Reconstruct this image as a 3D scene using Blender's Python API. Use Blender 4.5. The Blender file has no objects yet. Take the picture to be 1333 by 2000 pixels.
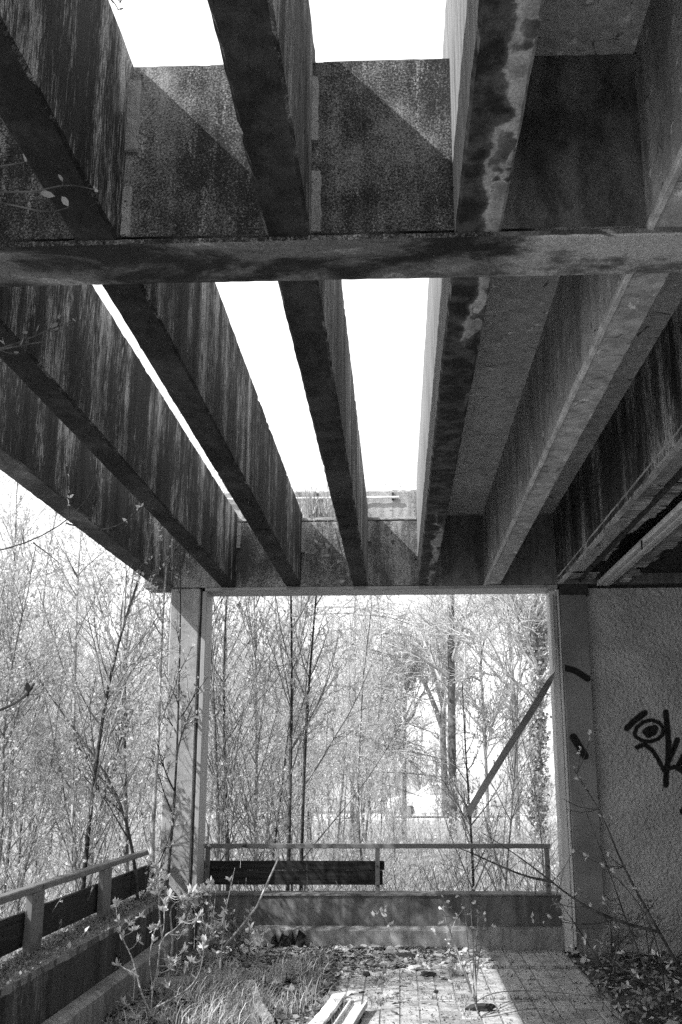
import bpy, bmesh, math, random
import numpy as np
from mathutils import Matrix, Vector

scene = bpy.context.scene
C = scene.collection
R_ = math.radians

# ------------------------------------------------------------------ camera
FPX, CXP, EYE = 1978.0, 701.0, 1.4743          # focal length and principal point on the 1333 x 2000 frame
PIT, YAW, ROL = 0.24983, 0.03752, -0.00256
cp, sp = math.cos(PIT), math.sin(PIT)
vF = np.array([-math.sin(YAW) * cp, math.cos(YAW) * cp, sp])
_r = np.array([math.cos(YAW), math.sin(YAW), 0.0])
_u = np.cross(_r, vF)
vR = _r * math.cos(ROL) + _u * math.sin(ROL)
vU = -_r * math.sin(ROL) + _u * math.cos(ROL)
cam = bpy.data.cameras.new("camera")
cam.sensor_fit = 'VERTICAL'
cam.sensor_height = 36.0
cam.lens = FPX / 2000.0 * 36.0
cam.shift_x = -(CXP - 666.5) / 2000.0
cam.clip_start = 0.05
cam.clip_end = 2000
camo = bpy.data.objects.new("camera", cam)
camo.matrix_world = Matrix(((vR[0], vU[0], -vF[0], 0), (vR[1], vU[1], -vF[1], 0), (vR[2], vU[2], -vF[2], EYE), (0, 0, 0, 1)))
C.objects.link(camo)
scene.camera = camo

# ------------------------------------------------------------------ sky, sun, exposure
SUN = np.array([-0.62, -0.37, 0.66]); SUN /= np.linalg.norm(SUN)   # towards the sun: left, behind the camera
el = math.asin(SUN[2]); az = math.atan2(SUN[0], SUN[1])
world = bpy.data.worlds.new("World"); scene.world = world
world.use_nodes = True
wn, wl = world.node_tree.nodes, world.node_tree.links
sky = wn.new("ShaderNodeTexSky"); sky.sky_type = 'NISHITA'; sky.sun_disc = False
sky.sun_elevation = el; sky.sun_rotation = az
sky.air_density = 1.0; sky.dust_density = 1.0; sky.ozone_density = 1.0
bw = wn.new("ShaderNodeRGBToBW")                                   # black and white picture
wl.new(sky.outputs[0], bw.inputs[0])
veil = wn.new("ShaderNodeMix"); veil.data_type = 'FLOAT'           # thin even high cloud over the whole sky
veil.inputs[0].default_value = 0.72; veil.inputs[3].default_value = 5.9
wl.new(bw.outputs[0], veil.inputs[2])
tcw = wn.new("ShaderNodeTexCoord"); cn = wn.new("ShaderNodeTexNoise")
cn.inputs['Scale'].default_value = 2.2; cn.inputs['Detail'].default_value = 5
wl.new(tcw.outputs['Generated'], cn.inputs['Vector'])
cm = wn.new("ShaderNodeMapRange"); cm.inputs['To Min'].default_value = .90; cm.inputs['To Max'].default_value = 1.10
wl.new(cn.outputs['Fac'], cm.inputs['Value'])
cmul = wn.new("ShaderNodeMath"); cmul.operation = 'MULTIPLY'
wl.new(veil.outputs[0], cmul.inputs[0]); wl.new(cm.outputs[0], cmul.inputs[1])
bg = wn["Background"]; bg.inputs[1].default_value = 0.12
wl.new(cmul.outputs[0], bg.inputs[0])
sl = bpy.data.lights.new("sun", 'SUN'); sl.energy = 2.7; sl.angle = R_(0.53); sl.color = (1, 1, 1)
slo = bpy.data.objects.new("sun", sl)
slo.rotation_euler = Vector(SUN).to_track_quat('Z', 'Y').to_euler()
slo.location = (-20, -12, 25)
C.objects.link(slo)
scene.view_settings.view_transform = 'Standard'
scene.view_settings.look = 'None'
scene.view_settings.exposure = 1.5
scene.view_settings.gamma = 1.0
scene.cycles.max_bounces = 5
scene.cycles.diffuse_bounces = 3
scene.cycles.use_adaptive_sampling = True
scene.cycles.adaptive_threshold = 0.010
scene.cycles.adaptive_min_samples = 16
scene.cycles.transparent_max_bounces = 4
scene.cycles.use_denoising = False
scene.cycles.denoiser = 'OPENIMAGEDENOISE'
scene.cycles.sample_clamp_indirect = 6.0

# ------------------------------------------------------------------ helpers
def at(u, v, **k):
    """point of the photograph (pixels of the 1333 x 2000 frame) on the plane x=, y= or z= ..."""
    d = vF + vR * (u - CXP) / FPX - vU * (v - 1000) / FPX
    ax = list(k)[0]; i = 'xyz'.index(ax)
    t = (k[ax] - (0, 0, EYE)[i]) / d[i]
    return np.array([0, 0, EYE]) + d * t

class NT:
    """tiny node helper"""
    def __init__(s, name):
        s.m = bpy.data.materials.new(name); s.m.use_nodes = True
        s.t = s.m.node_tree; s.n = s.t.nodes; s.l = s.t.links
        s.n.clear()
        s.out = s.n.new("ShaderNodeOutputMaterial")
        s.b = s.n.new("ShaderNodeBsdfPrincipled")
        s.b.inputs['Roughness'].default_value = 0.9
        s.b.inputs['Specular IOR Level'].default_value = 0.25
        s.l.new(s.b.outputs[0], s.out.inputs[0])
        s.pos = None
    def set(s, sock, v):
        if isinstance(v, (int, float)): sock.default_value = v
        elif isinstance(v, tuple): sock.default_value = v
        else: s.l.new(v, sock)
    def P(s):
        if s.pos is None:
            g = s.n.new("ShaderNodeNewGeometry"); s.geo = g; s.pos = g.outputs['Position']
        return s.pos
    def mapv(s, sc, loc=(0, 0, 0), vec=None, rot=(0, 0, 0)):
        m = s.n.new("ShaderNodeMapping")
        m.inputs['Scale'].default_value = sc; m.inputs['Location'].default_value = loc; m.inputs['Rotation'].default_value = rot
        s.l.new(vec if vec is not None else s.P(), m.inputs['Vector'])
        return m.outputs[0]
    def noise(s, sc, vec=None, det=4, rough=0.55, dist=0.0):
        n = s.n.new("ShaderNodeTexNoise")
        n.inputs['Scale'].default_value = sc; n.inputs['Detail'].default_value = det
        n.inputs['Roughness'].default_value = rough; n.inputs['Distortion'].default_value = dist
        s.l.new(vec if vec is not None else s.P(), n.inputs['Vector'])
        return n.outputs['Fac']
    def voro(s, sc, vec=None, out='Distance', feat='F1'):
        n = s.n.new("ShaderNodeTexVoronoi"); n.feature = feat
        n.inputs['Scale'].default_value = sc
        s.l.new(vec if vec is not None else s.P(), n.inputs['Vector'])
        return n.outputs[out]
    def math(s, op, a, b=0.5, c=None, clamp=False):
        n = s.n.new("ShaderNodeMath"); n.operation = op; n.use_clamp = clamp
        s.set(n.inputs[0], a); s.set(n.inputs[1], b)
        if c is not None: s.set(n.inputs[2], c)
        return n.outputs[0]
    def step(s, x, a, b, lo=0.0, hi=1.0):
        n = s.n.new("ShaderNodeMapRange"); n.interpolation_type = 'SMOOTHSTEP'
        s.set(n.inputs['Value'], x); n.inputs['From Min'].default_value = a; n.inputs['From Max'].default_value = b
        n.inputs['To Min'].default_value = lo; n.inputs['To Max'].default_value = hi
        return n.outputs[0]
    def mix(s, f, a, b):
        n = s.n.new("ShaderNodeMix"); n.data_type = 'FLOAT'
        s.set(n.inputs[0], f); s.set(n.inputs[2], a); s.set(n.inputs[3], b)
        return n.outputs[0]
    def xyz(s, vec=None):
        n = s.n.new("ShaderNodeSeparateXYZ"); s.l.new(vec if vec is not None else s.P(), n.inputs[0])
        return n.outputs
    def nz(s):
        s.P()
        n = s.n.new("ShaderNodeSeparateXYZ"); s.l.new(s.geo.outputs['True Normal'], n.inputs[0])
        return n.outputs
    def color(s, v):
        s.set(s.b.inputs['Base Color'], v if not isinstance(v, (int, float)) else (v, v, v, 1))
    def bump(s, h, dist=0.01, strength=1.0):
        n = s.n.new("ShaderNodeBump"); n.inputs['Distance'].default_value = dist; n.inputs['Strength'].default_value = strength
        s.l.new(h, n.inputs['Height']); s.l.new(n.outputs[0], s.b.inputs['Normal'])
    def attr(s, name):
        n = s.n.new("ShaderNodeAttribute"); n.attribute_name = name
        return n.outputs['Fac']
    def rnd(s):
        s.P(); return s.geo.outputs['Random Per Island']
    def objrnd(s):
        return s.n.new("ShaderNodeObjectInfo").outputs['Random']

# ------------------------------------------------------------------ materials
def weathered(name, dark, light, amt=0.5, seed=0.0, soffit=None, gain=1.0):
    """concrete that has stood in the rain: pale runs down the sides, dark blotched undersides"""
    m = NT(name)
    loc = (seed, seed * 1.7, seed * .6)
    st = m.noise(1.0, m.mapv((80, 80, 13), loc), det=6, rough=0.78, dist=.3)
    thin = m.noise(1.0, m.mapv((170, 170, 7), loc), det=4, rough=0.65)
    band = m.noise(1.0, m.mapv((4.2, 4.2, .55), loc), det=5, rough=.6)
    mac = m.noise(1.5, m.mapv((1, 1, .8), loc), det=5)
    x = m.math('ADD', m.math('MULTIPLY', st, .70), m.math('MULTIPLY', thin, .30))
    x = m.math('ADD', x, m.math('MULTIPLY', m.math('SUBTRACT', band, .5), .62))
    x = m.math('ADD', x, m.math('MULTIPLY', m.math('SUBTRACT', mac, .5), .40))
    s = m.step(x, .64 - .22 * amt, .79 - .22 * amt)
    side = m.mix(s, dark, light)
    grime = m.step(m.noise(1.0, m.mapv((7, 7, 1.3), (seed + 9, 0, 0)), det=6, rough=.65), .36, .56, .35, 1.0)
    side = m.math('MULTIPLY', side, grime)
    grain = m.noise(210, det=3, rough=.8)
    side = m.math('MULTIPLY', side, m.step(grain, .34, .66, .40, 1.60))
    hole = m.step(m.voro(26, m.mapv((1, 1, .7), loc)), .05, .10)
    side = m.math('MULTIPLY', side, m.mix(m.math('MAXIMUM', hole, m.step(mac, .5, .58)), .2, 1.0))
    b1 = m.noise(2.4, m.mapv((1, .7, 1), (seed + 3, 0, 0)), det=6, rough=.62)
    b2 = m.noise(16, m.mapv((1, .6, 1), (0, seed, 0)), det=6, rough=.72)
    bb = m.math('ADD', m.math('MULTIPLY', b1, .6), m.math('MULTIPLY', b2, .4))
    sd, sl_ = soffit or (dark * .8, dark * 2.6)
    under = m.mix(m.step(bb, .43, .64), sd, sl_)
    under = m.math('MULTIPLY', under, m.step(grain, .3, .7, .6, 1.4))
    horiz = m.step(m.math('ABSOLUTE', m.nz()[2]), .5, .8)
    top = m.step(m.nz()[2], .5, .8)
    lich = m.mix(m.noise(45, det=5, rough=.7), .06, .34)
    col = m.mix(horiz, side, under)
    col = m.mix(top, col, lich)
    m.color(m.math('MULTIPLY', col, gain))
    pit = m.step(m.voro(55), .05, .16)
    m.bump(m.math('ADD', m.math('MULTIPLY', grain, .5), m.math('ADD', m.math('MULTIPLY', st, .8), m.math('MULTIPLY', pit, .3))), .010, .8)
    return m.m

def rough_panel(name, dark, light, seed=0.0, lo=.42, hi=.68):
    """washed-out speckled concrete with open pores"""
    m = NT(name)
    g1 = m.noise(110, m.mapv((1, 1, 1), (seed, 0, 0)), det=4, rough=.75)
    g2 = m.noise(300, det=2, rough=.6)
    mac = m.noise(3.2, m.mapv((1, 1, .6), (seed, seed, 0)), det=5)
    run = m.noise(1.0, m.mapv((22, 22, 1.6), (seed, 0, 0)), det=5)
    x = m.math('ADD', m.math('MULTIPLY', g1, .5), m.math('MULTIPLY', g2, .25))
    x = m.math('ADD', x, .125)
    x = m.math('ADD', x, m.math('MULTIPLY', m.math('SUBTRACT', mac, .5), .5))
    x = m.math('ADD', x, m.math('MULTIPLY', m.math('SUBTRACT', run, .5), .16))
    c = m.mix(m.step(x, lo, hi), dark, light)
    pore = m.step(m.voro(38), .06, .14)
    pore2 = m.step(m.noise(9, det=4, rough=.7), .30, .36)
    c = m.math('MULTIPLY', c, m.mix(m.math('MULTIPLY', pore, pore2), .25, 1.0))
    m.color(c)
    m.bump(m.math('ADD', g1, m.math('MULTIPLY', pore, .8)), .012, .8)
    return m.m

def smooth_conc(name, a, b, seed=0.0, scale=2.0, pores=True, cracks=False):
    m = NT(name)
    n1 = m.noise(scale, m.mapv((1, 1, .6), (seed, 0, seed)), det=6, rough=.62)
    n2 = m.noise(1.0, m.mapv((18, 18, 1.3), (seed, 0, 0)), det=5)
    n3 = m.noise(180, det=3, rough=.78)
    x = m.math('ADD', m.math('MULTIPLY', n1, .6), m.math('MULTIPLY', n2, .4))
    c = m.mix(m.step(x, .38, .62), a, b)
    n4 = m.noise(11, m.mapv((1, 1, .8), (seed, 2, 0)), det=7, rough=.72)
    c = m.math('MULTIPLY', c, m.step(n4, .34, .56, .74, 1.05))
    c = m.math('MULTIPLY', c, m.step(n3, .30, .70, .62, 1.38))
    if pores:
        p = m.step(m.voro(17, m.mapv((1, .6, 1), (seed, 0, 0))), .035, .07)
        gate = m.step(m.noise(3.1, det=3), .50, .58)
        c = m.math('MULTIPLY', c, m.mix(m.math('MAXIMUM', p, gate), .25, 1.0))
    if cracks:      # short transverse hair cracks and scuffs
        wv = m.mapv((2.2, 5.5, 2.2), (seed, 0, 0))
        e = m.voro(1.6, wv, 'Distance', 'DISTANCE_TO_EDGE')
        gt = m.step(m.noise(6.0, m.mapv((1, 2, 1), (seed, 3, 0)), det=4, rough=.7), .50, .56)
        c = m.math('MULTIPLY', c, m.mix(m.math('MULTIPLY', m.step(e, .0, .022, 1.0, 0.0), gt), 1.0, .18))
        fl = m.step(m.noise(15, m.mapv((1, .7, 1), (seed, 1, 0)), det=4, rough=.6), .64, .67)
        c = m.mix(fl, c, b * 1.45)
    m.color(c)
    m.bump(n3, .004, .6)
    return m.m

def cross_beam_mat():
    """one casting: black with damp where it lies open, pale under the roof slab"""
    m = NT("cross_beam_concrete")
    x = m.xyz()[0]
    n1 = m.noise(3.5, m.mapv((1, 1.4, 1)), det=6, rough=.65)
    n2 = m.noise(1.6, m.mapv((1, 2.2, 1), (5, 0, 0)), det=6, rough=.68, dist=.5)
    shelter = m.step(m.math('ADD', x, m.math('MULTIPLY', m.math('SUBTRACT', n1, .5), 1.6)), .15, .75)
    c_wet = m.mix(m.step(n2, .43, .58), .020, .16)
    c_dry = m.mix(m.step(n1, .38, .54), .13, .50)
    c = m.mix(shelter, c_wet, c_dry)
    ring = m.math('ABSOLUTE', m.math('SUBTRACT', n2, .62))
    c = m.math('ADD', c, m.math('MULTIPLY', m.step(ring, .0, .030, .16, 0.0), 1.0))
    g = m.noise(190, det=3, rough=.78)
    c = m.math('MULTIPLY', c, m.step(g, .32, .68, .55, 1.45))
    pn = m.noise(150, det=4, rough=.8)
    pm = m.noise(3.2, det=5)
    run = m.noise(1.0, m.mapv((22, 22, 1.6)), det=5)
    blot = m.noise(2.6, m.mapv((1, 1, .8), (4, 0, 2)), det=6, rough=.66)
    px = m.math('ADD', m.math('MULTIPLY', pn, .70), .15)
    px = m.math('ADD', px, m.math('MULTIPLY', m.math('SUBTRACT', blot, .5), .62))
    px = m.math('ADD', px, m.math('MULTIPLY', m.math('SUBTRACT', run, .5), .14))
    lime = m.step(m.math('ADD', m.noise(1.0, m.mapv((16, 16, 2.2), (2, 0, 5)), det=6, rough=.72), m.math('MULTIPLY', m.math('SUBTRACT', pn, .5), .5)), .58, .70, 0.0, .7)
    pc = m.math('ADD', m.mix(m.step(px, .42, .70), .018, .36), m.math('MULTIPLY', lime, .30))
    pore = m.step(m.voro(34), .05, .13)
    pg = m.step(m.noise(8, det=4, rough=.7), .36, .44)
    pc = m.math('MULTIPLY', pc, m.mix(m.math('MAXIMUM', pore, pg), .2, 1.0))
    dry = m.step(x, .30, .36)
    damp = m.noise(5.5, m.mapv((1, 1, .5), (7, 0, 1)), det=7, rough=.68)
    pdry = m.math('MULTIPLY', m.mix(m.step(damp, .36, .64), .06, .22), m.step(pn, .35, .65, .65, 1.35))
    pc = m.mix(dry, pc, pdry)
    side = m.step(m.math('ABSOLUTE', m.nz()[2]), .2, .4, 1.0, 0.0)
    m.color(m.mix(side, c, pc))
    m.bump(m.math('ADD', pn, m.math('MULTIPLY', pore, .6)), .010, .8)
    return m.m

def efflor_mat():
    """rib beside the slab: dark underside with a wavy salt line along its inner half"""
    m = NT("salt_lined_concrete")
    s = m.xyz()
    n1 = m.noise(1.0, m.mapv((3, 3.6, 3)), det=4, rough=.5)
    n2 = m.noise(1.0, m.mapv((9, 9, 9)), det=5, rough=.65)
    edge = m.math('ADD', m.math('MULTIPLY', m.math('SUBTRACT', n1, .5), .20), m.math('MULTIPLY', m.math('SUBTRACT', n2, .5), .05))
    d = m.math('ADD', m.math('SUBTRACT', s[0], .272), edge)
    line = m.math('MULTIPLY', m.math('ADD', m.step(m.math('ABSOLUTE', m.math('ADD', d, -.008)), .003, .009, .8, 0.0), m.step(m.math('ABSOLUTE', m.math('ADD', d, -.012)), .004, .030, .35, 0.0)), m.step(m.noise(24, det=4, rough=.7), .30, .5, .4, 1.0))
    n4 = m.noise(1.0, m.mapv((7, 5, 7), (3, 1, 0)), det=3)
    ring2 = m.math('MULTIPLY', m.step(m.math('ABSOLUTE', m.math('SUBTRACT', n4, .52)), .004, .018, .6, 0.0), m.step(d, .0, .02))
    line = m.math('MAXIMUM', line, ring2)
    inner = m.step(d, 0.0, .02)
    dark = m.mix(m.step(n2, .4, .65), .014, .075)
    dry = m.math('MULTIPLY', m.mix(m.step(m.noise(1.0, m.mapv((7, 5, 7), (3, 1, 0)), det=3), .50, .56), .27, .07), m.step(n2, .35, .6, .6, 1.2))
    far = m.step(s[1], 3.0, 3.4)
    patch = m.step(m.noise(1.0, m.mapv((4, 1.1, 4), (2, 0, 0)), det=3), .50, .58)
    keep = m.mix(far, 1.0, patch)
    c = m.mix(m.math('MULTIPLY', inner, keep), dark, dry)
    c = m.math('ADD', c, m.math('MULTIPLY', m.math('MULTIPLY', line, keep), .20))
    g = m.noise(130, det=3, rough=.7)
    c = m.math('MULTIPLY', c, m.step(g, .2, .8, .65, 1.35))
    st = m.noise(1.0, m.mapv((60, 60, 3)), det=5)
    side = m.math('MULTIPLY', m.mix(m.step(st, .35, .6), .10, .24), m.step(g, .2, .8, .85, 1.15))
    horiz = m.step(m.math('ABSOLUTE', m.nz()[2]), .5, .75)
    m.color(m.mix(horiz, side, c))
    m.bump(g, .004, .7)
    return m.m

def paint_mat(name, base, dirt, seed=0, rough=.55, chips=.62):
    m = NT(name)
    n1 = m.noise(7, m.mapv((1, 1, 1), (seed, 0, 0)), det=6, rough=.7)
    n2 = m.noise(1.0, m.mapv((16, 16, 2.0), (seed, 0, 0)), det=4)
    c = m.mix(m.step(n2, .45, .8), base, base * .72)
    c = m.mix(m.step(n1, chips, chips + .05), c, dirt)
    m.color(c); m.b.inputs['Roughness'].default_value = rough
    m.bump(n1, .002, .5)
    return m.m

def wood_mat(name, a, b, axis=0, seed=0):
    m = NT(name)
    sc = [55, 55, 55]; sc[axis] = 2.0
    n = m.noise(1.0, m.mapv(tuple(sc), (seed, seed, seed)), det=6, rough=.65)
    n2 = m.noise(3.0, m.mapv((1, 1, 1), (seed, 0, 0)), det=4)
    c = m.mix(m.step(n, .35, .7), a, b)
    c = m.math('MULTIPLY', c, m.step(n2, .3, .7, .7, 1.3))
    m.color(c); m.bump(n, .004, .7)
    m.b.inputs['Roughness'].default_value = .85
    return m.m

def leaf_mat(name, lo, hi, trans=.35):
    m = NT(name)
    c = m.mix(m.rnd(), lo, hi)
    m.color(c)
    m.b.inputs['Roughness'].default_value = .6
    tr = m.n.new("ShaderNodeBsdfTranslucent"); m.set(tr.inputs[0], c)
    ms = m.n.new("ShaderNodeMixShader"); ms.inputs[0].default_value = trans
    m.l.new(m.b.outputs[0], ms.inputs[1]); m.l.new(tr.outputs[0], ms.inputs[2]); m.l.new(ms.outputs[0], m.out.inputs[0])
    return m.m

def bark_mat(name, a, b, scale=9):
    m = NT(name)
    tc = m.n.new("ShaderNodeTexCoord").outputs['Object']
    n = m.noise(scale, m.mapv((1, 1, .6), vec=tc), det=5, rough=.65)
    n2 = m.noise(1.0, m.mapv((30, 30, 60), vec=tc), det=3)
    c = m.mix(m.step(n, .38, .62), a, b)
    c = m.math('MULTIPLY', c, m.step(n2, .3, .75, 1.15, .5))
    m.color(c)
    m.bump(n2, .006, .6)
    return m.m

def flat(name, v, rough=.8, metal=0.0, var=.3, scale=30):
    m = NT(name)
    n = m.noise(scale, det=4, rough=.65)
    m.color(m.math('MULTIPLY', m.step(n, .25, .75, 1 - var, 1 + var), v))
    m.b.inputs['Roughness'].default_value = rough; m.b.inputs['Metallic'].default_value = metal
    m.bump(n, .002, .5)
    return m.m

M = {}
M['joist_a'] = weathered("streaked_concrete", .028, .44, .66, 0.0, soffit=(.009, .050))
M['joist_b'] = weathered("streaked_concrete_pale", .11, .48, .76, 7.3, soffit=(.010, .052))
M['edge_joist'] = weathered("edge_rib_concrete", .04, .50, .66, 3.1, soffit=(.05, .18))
M['salt'] = efflor_mat()
M['dry_joist'] = smooth_conc("sheltered_rib_concrete", .26, .48, 1.0, 3.0, True, True)
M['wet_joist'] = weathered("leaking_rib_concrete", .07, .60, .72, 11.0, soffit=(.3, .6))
M['cross'] = cross_beam_mat()
M['far_panel'] = rough_panel("far_beam_concrete", .06, .40, 2.0, .44, .60)
M['far_dry'] = smooth_conc("far_beam_sheltered", .10, .20, 4.0)
M['slab'] = smooth_conc("slab_soffit_concrete", .36, .50, 6.0, 1.4, True, True)
M['mortar'] = rough_panel("mortar_and_lit_patch", .12, .34, 5.0, .3, .6)  # also colours the sunlit patch beside the slab-side rib
M['mortar_fin'] = smooth_conc("fin_concrete", .38, .58, 8.0, 4.0)
M['upstand'] = rough_panel("mossy_upstand", .07, .38, 9.0, .40, .62)
M['column'] = smooth_conc("column_concrete", .25, .35, 12.0, 2.5)
M['pier'] = smooth_conc("pier_concrete", .16, .24, 14.0, 2.5)
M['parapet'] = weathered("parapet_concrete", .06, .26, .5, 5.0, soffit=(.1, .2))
M['parapet_far'] = smooth_conc("far_parapet_concrete", .08, .18, 21.0, 4.0)
M['lip'] = smooth_conc("skirting_concrete", .16, .30, 16.0, 3.0)
M['frame'] = paint_mat("frame_paint", .32, .12, 2.0, .5)
M['jamb'] = paint_mat("jamb_paint", .52, .2, 5.0, .5, .68)
M['rail'] = paint_mat("railing_paint", .15, .03, 3.0, .5, .60)
M['board'] = wood_mat("blackened_board", .010, .03, 0, 1)
M['board_y'] = wood_mat("blackened_board_long", .010, .03, 1, 4)
M['white_board'] = wood_mat("white_board", .55, .75, 1, 2)
M['grey_wood'] = wood_mat("grey_batten", .16, .42, 1, 6)
M['rot'] = wood_mat("rotten_lath", .07, .65, 0, 8)
M['metal'] = flat("zinc_strip", .24, .45, .6, .15, 6)
M['channel'] = flat("painted_channel", .55, .5, 0, .2, 12)
M['black'] = flat("black_rubber", .02, .7)
M['soil'] = flat("dark_soil", .07, .95, 0, .6, 40)
M['ground'] = flat("woodland_floor", .30, .95, 0, .6, 8)
M['bed'] = flat("mortar_bed", .25, .95, 0, .5, 60)
M['stone'] = flat("pale_rubble", .5, .9, 0, .3, 25)
M['stone_dark'] = flat("dark_rubble", .04, .9, 0, .4, 25)
M['bark_dark'] = bark_mat("dark_bark", .04, .10)
M['bark_mid'] = bark_mat("grey_bark", .12, .32)
M['bark_pale'] = bark_mat("birch_bark", .22, .55, 6)
M['twig'] = bark_mat("twig_bark", .20, .45)
M['limb'] = bark_mat("limb_bark", .12, .30)
M['dark_limb'] = bark_mat("oak_bark", .05, .15)
M['haze_pale_bark'] = bark_mat("haze_pale_bark", .26, .50)  # bark lightened to stand for haze over the far trees
M['haze_pale_twig'] = bark_mat("haze_pale_twig", .34, .55)  # background twigs lightened too, haze put into their colour
M['leaf'] = leaf_mat("spring_leaf", .45, .80, .45)
M['leaf_big'] = leaf_mat("willow_leaf", .45, .72, .3)
M['litter'] = leaf_mat("dead_leaf", .06, .55, .05)
M['mat_leaf'] = leaf_mat("matted_leaf", .03, .22, .05)
M['grass'] = leaf_mat("dry_grass", .18, .60, .3)
M['weed'] = leaf_mat("weed_leaf", .12, .40, .3)
M['ivy'] = leaf_mat("ivy_leaf", .10, .45, .15)

# ------------------------------------------------------------------ object helpers
def tag(o, label=None, cat=None, group=None, kind=None):
    if label: o["label"] = label
    if cat: o["category"] = cat
    if group: o["group"] = group
    if kind: o["kind"] = kind
    return o

def thing(name, loc, label, cat, group=None):
    e = bpy.data.objects.new(name, None); e.empty_display_size = .1
    e.location = loc; C.objects.link(e)
    return tag(e, label, cat, group)

def link(name, me, mats, parent=None, loc=None):
    o = bpy.data.objects.new(name, me)
    for m_ in (mats if isinstance(mats, (list, tuple)) else [mats]):
        if m_.name not in [x.name for x in me.materials if x]: me.materials.append(m_)
    C.objects.link(o)
    if loc is not None: o.location = loc
    if parent is not None:
        o.parent = parent
        # meshes are modelled in world coordinates: cancel the parents' offsets
        off = Vector((0, 0, 0)); p = parent
        while p is not None: off += p.location; p = p.parent
        if loc is None: o.location = -off
    return o

def arr_mesh(name, V, F):
    """V (n,3), F (m,4) arrays -> mesh"""
    me = bpy.data.meshes.new(name)
    V = np.asarray(V, np.float32).reshape(-1, 3); F = np.asarray(F, np.int32)
    k = F.shape[1]
    me.vertices.add(len(V)); me.vertices.foreach_set('co', V.ravel())
    me.loops.add(F.size); me.loops.foreach_set('vertex_index', F.ravel())
    me.polygons.add(len(F)); me.polygons.foreach_set('loop_start', np.arange(0, F.size, k, dtype=np.int32))
    me.update(calc_edges=True)
    return me

def box_bm(bm, x0, x1, y0, y1, z0, z1):
    r = bmesh.ops.create_cube(bm, size=1.0)
    for v in r['verts']:
        v.co = Vector(((x0 + x1) / 2 + v.co.x * (x1 - x0), (y0 + y1) / 2 + v.co.y * (y1 - y0), (z0 + z1) / 2 + v.co.z * (z1 - z0)))
    return r['verts']

def box(name, b, mat, parent=None, bevel=.006, jag=0.0, cuts=0, axis=0, seed=0):
    """chamfered box, optionally cut along one axis with slightly ragged edges"""
    bm = bmesh.new(); box_bm(bm, *b)
    if bevel: bmesh.ops.bevel(bm, geom=bm.edges[:], offset=bevel, segments=1, affect='EDGES')
    if cuts:
        lo, hi = b[axis * 2], b[axis * 2 + 1]
        no = [0, 0, 0]; no[axis] = 1
        for i in range(1, cuts):
            co = [0, 0, 0]; co[axis] = lo + (hi - lo) * i / cuts
            bmesh.ops.bisect_plane(bm, geom=bm.verts[:] + bm.edges[:] + bm.faces[:], plane_co=co, plane_no=no)
        rg = random.Random(seed)
        for v in bm.verts:
            v.co += Vector((rg.uniform(-jag, jag), rg.uniform(-jag, jag), rg.uniform(-jag, jag)))
    me = bpy.data.meshes.new(name); bm.to_mesh(me); bm.free()
    return link(name, me, mat, parent)

def prism(name, pts, a0, a1, axis, mat, parent=None, cuts=1, jag=0, seed=0, chip=0.0):
    """profile pts (2-D) swept along an axis ('x': pts=(y,z), 'y': pts=(x,z))"""
    rg = random.Random(seed); n = len(pts); V = []; F = []
    pm_ = sum(p for p, q in pts) / n; qm_ = sum(q for p, q in pts) / n
    for i in range(cuts + 1):
        a = a0 + (a1 - a0) * i / cuts
        for (p, q) in pts:
            p += rg.uniform(-jag, jag); q += rg.uniform(-jag, jag)
            if chip and rg.random() < .05:
                f_ = rg.random() ** 2 * chip; p += (pm_ - p) / abs(pm_ - p + 1e-9) * f_; q += (qm_ - q) / abs(qm_ - q + 1e-9) * f_
            V.append((a, p, q) if axis == 'x' else (p, a, q))
    for i in range(cuts):
        for k in range(n):
            A = i * n + k; B = i * n + (k + 1) % n
            F.append((A, B, B + n, A + n))
    F.append(tuple(range(n))[::-1]); F.append(tuple(cuts * n + k for k in range(n)))
    me = bpy.data.meshes.new(name); me.from_pydata([tuple(map(float, v)) for v in V], [], F)
    bm = bmesh.new(); bm.from_mesh(me); bmesh.ops.recalc_face_normals(bm, faces=bm.faces[:]); bm.to_mesh(me); bm.free()
    return link(name, me, mat, parent)

# ------------------------------------------------------------------ roof frame
H = 3.093
Yn, Yf, YL, YF = 2.844, 3.104, 9.04, 9.332
JX = [-2.195, -1.597, -1.004, -.396, .196, .796, 1.440]
JW = [.165, .141, .141, .141, .143, .143, .40]
JT = [3.80, 3.77, 3.785, 3.85, 4.08, 3.80, 3.80]
roof = thing("roof_frame", (0, 6, H), "weathered concrete roof frame with parallel ribs, cross beam and part slab", "roof frame")
jm = ['edge_joist', 'joist_a', 'joist_a', 'joist_b', 'salt', 'dry_joist', 'wet_joist']
Y0 = -1.8
for k in range(7):
    x0, x1, t = JX[k], JX[k] + JW[k], JT[k]
    c = [.010, .010, .010, .010, .009, .022, .026][k]
    zb = H
    if k < 4 or k == 4:
        prof = [(x0, zb + c), (x0 + c, zb), (x1 - c, zb), (x1, zb + c), (x1, t - .012), (x1 - .012, t), (x0 + .012, t), (x0, t - .012)]
    elif k == 5:    # a fin of shuttering along its left lower edge
        prof = [(x0, zb + .03), (x0 - .002, zb + .004), (x0 + .018, zb), (x1 - .01, zb), (x1, zb + .01), (x1, 3.76), (x0, 3.76)]
    else:           # big rib with an inset lip
        prof = [(x0 - .002, zb + .055), (x0 + .006, zb + .05), (x0 + .006, zb + .008), (x0 + .014, zb), (x0 + .05, zb), (x0 + .055, zb + .06), (x0 + .2, zb + .06), (x0 + .2, 3.76), (x0 - .002, 3.76)]
    prism("joist", prof, Y0, YL + .05, 'y', M[jm[k]], roof, cuts=230, jag=.0016, seed=k, chip=.014)
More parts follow.
